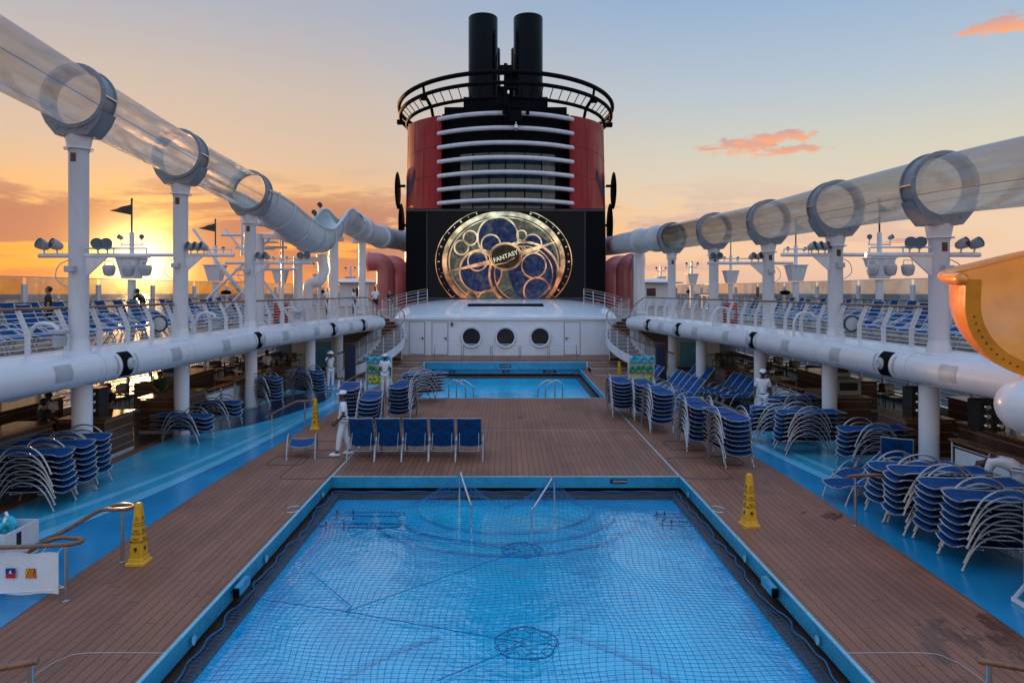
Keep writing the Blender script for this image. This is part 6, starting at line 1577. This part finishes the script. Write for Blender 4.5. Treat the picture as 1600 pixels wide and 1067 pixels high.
    hdv = (J['hd']-J['hd0']).normalized(); fwd = Vector((0,-1,0)); fwd = (fwd-hdv*fwd.dot(hdv)).normalized(); rt = fwd.cross(hdv)
    add('nose', .014, 'hd', J['hd']+fwd*.098-hdv*.012); 
    sc = Matrix.Scale(k, 4)
    body = skin_obj(V, E, 'pel', M[skin], 'body', t, 1); body.data.transform(sc)
    # ears, eyes, mouth
    g = MB(); 
    for sg in (-1, 1):
        e = MB(); e.ell(J['hd']+fwd*.078+rt*sg*.032+hdv*.012, (.011,.009,.008), 8, 6); o = e.build('eye', M['print'], body); o.data.transform(sc)
        e = MB(); e.ell(J['hd']+rt*sg*.088-hdv*.005, (.012,.02,.03), 8, 6); o = e.build('ear', M[skin], body); o.data.transform(sc)
    e = MB(); e.ell(J['hd0']+fwd*.078+hdv*.032, (.024,.01,.006), 10, 6); o = e.build('mouth', M['redcloth'], body); o.data.transform(sc)
    # shirt
    def cl(V_, E_, mat, name):
        o = skin_obj(V_, E_, list(V_)[0], M[mat], name, t, 1); o.data.transform(sc); return o
    a = .45 if not sleeves else .55
    J_ = {n: V[n][0] for n in V}
    fat = 1.25 if pose == 'bend' else 1.0; sv = {'ch': (J_['ch'], .15*fat), 'sp': (J_['sp'], .13*fat), 'pel': (tuple(Vector(J_['pel'])+Vector((0,0,-.03))), .137), 'nk': (tuple(Vector(J_['ch']).lerp(Vector(J_['nk']), .75)), .075)}
    se = [('ch','sp'),('sp','pel'),('ch','nk')]
    for s_ in 'LR': sv['sh'+s_] = (J_['sh'+s_], .078); sv['sl'+s_] = (tuple(J['sh'+s_].lerp(J['el'+s_], .85 if sleeves else .95)), .062); se += [('ch','sh'+s_),('sh'+s_,'sl'+s_)]
    cl(sv, se, shirt, 'shirt')
    pv = {'pel': (tuple(Vector(J_['pel'])+Vector((0,0,.01))), .128)}; pe = []
    for s_ in 'LR':
        pv['hp'+s_] = (J_['hp'+s_], .112); pv['kn'+s_] = (J_['kn'+s_], .08); pv['an'+s_] = (tuple(J['kn'+s_].lerp(J['an'+s_], .92)), .066); pe += [('pel','hp'+s_),('hp'+s_,'kn'+s_),('kn'+s_,'an'+s_)]
    cl(pv, pe, pants, 'trousers')
    if shirt == 'uniform' and pants == 'uniform':
        g = MB(); c_ = Vector(J_['pel'])+Vector((0,0,.07)); g.tube([c_+Vector((.145*math.cos(R(q)), .125*math.sin(R(q)), 0)) for q in range(0,360,15)], .017, 6, closed=True); o = g.build('belt', M['uniform'], t); o.data.transform(sc)
    for s_ in 'LR':
        g = MB(); p0 = J['an'+s_]; q = J['to'+s_]; m_ = (p0+q)/2; yaw = math.atan2(q.x-p0.x, -(q.y-p0.y))
        g.ell((m_.x, m_.y, max(.05, q.z+.01)), (.05,.15,.052), 14, 8, Matrix.Rotation(yaw, 4, 'Z')); o = g.build('shoe', M['uniform'] if pants == 'uniform' else M['clothblack'], t); o.data.transform(sc)
    B3 = Matrix([rt, -fwd, hdv]).transposed().to_4x4()
    if cap in ('cap','redcap','hat'):
        g = MB(); m_ = M['redcloth'] if cap == 'redcap' else M['uniform']; c_ = J['hd']+hdv*.035
        g.lathe([(.1,0),(.103,.03),(.09,.065),(.05,.088),(0,.094)], 20, Matrix.Translation(c_) @ B3, cap=False)
        if cap == 'hat': g.lathe([(.1,.015),(.16,-.012),(.162,-.006),(.1,.022)], 24, Matrix.Translation(c_) @ B3, cap=False)
        else: g.ell(c_+fwd*.115+hdv*.008, (.065,.07,.008), 14, 6, B3)
        o = g.build('hat' if cap == 'hat' else 'cap', m_, t); o.data.transform(sc)
    g = MB(); g.ell(J['hd']-fwd*.018+hdv*(.012 if cap == 'hair' else -.0), (.094,.095,.1 if cap == 'hair' else .075), 16, 10, B3)
    if cap == 'hair': g.v = [v-fwd*.004 for v in g.v]
    o = g.build('hair', M['hair'], t); 
    o.data.transform(Matrix.Translation(-fwd*.012)); o.data.transform(sc)
    return t
person(-4.32, 18.15, 0, -78, 'person in white uniform and white cap walking left beside the lounger row', 1.74, pose='stride')
person(-5.0, 28.3, 0, 5, 'person in white uniform and cap standing in front of the left vest rack', 1.76, pose='stand')
person(-7.75, 30.2, 0, 35, 'person in white overalls and sun hat raising both hands to the face', 1.7, cap='hat', pose='hat')
person(8.4, 22.3, 0, -20, 'person in white uniform and cap standing by the right panel railing', 1.82, pose='stand')
person(9.85, 13.1, 0, -135, 'person in white shirt bending over behind the crowded lounger stacks', 1.75, shirt='uniform', pants='uniform', cap='hair', pose='bend', skin='skin_d')
person(-11.55, 19.9, 0, -20, 'person in black clothes and red cap looking down behind the small left counter', 1.7, 'clothblack', 'clothnavy', 'skin_l', 'redcap', 'work')
person(-11.9, 23.5, 0, 40, 'person in green jacket standing at the left counter in the glow', 1.62, 'clothgreen', 'clothblack', 'skin_l', 'hair', 'work')
person(-12.3, 18.4, 0, 10, 'person in white shirt behind the long left bar', 1.68, 'uniform', 'clothblack', 'skin_d', 'hair', 'work')
person(-11.6, 17.2, 0, 150, 'person in dark clothes seen from behind at the nearest left pillar', 1.7, 'clothblack', 'clothblack', 'skin_l', 'hair', 'stand')
person(-10.9, 31.2, 0, 60, 'person in white shirt far back under the left balcony', 1.68, 'uniform', 'clothblack', 'skin_d', 'hair', 'stand')
person(-14.2, 21.2, ZU, -60, 'person in dark shirt standing at the left outer glass, silhouetted by sunset', 1.63, 'clothblack', 'clothblack', 'skin_l', 'hair', 'stand')
person(-14.5, 27.3, ZU, -90, 'person leaning forward against the sun glow on the left balcony', 1.68, 'clothblack', 'clothblack', 'skin_l', 'hair', 'lean')
person(-10.2, 39.3, ZU, 20, 'person in white shirt behind the flume posts on the left balcony', 1.66, 'uniform', 'clothblack', 'skin_d', 'hair', 'stand')
person(-9.6, 43.2, ZU, 80, 'person in pale pink shirt far back on the left balcony', 1.6, 'tarp', 'clothnavy', 'skin_d', 'hair', 'stand')
person(-7.75, 40.6, ZU, 30, 'person in white T-shirt standing at the top of the left curved stair', 1.7, 'uniform', 'clothblack', 'skin_l', 'hair', 'stand')
person(-7.0, 41.4, ZU, 10, 'person in black clothes just behind the left stair head', 1.5, 'clothblack', 'clothblack', 'skin_l', 'hair', 'stand')
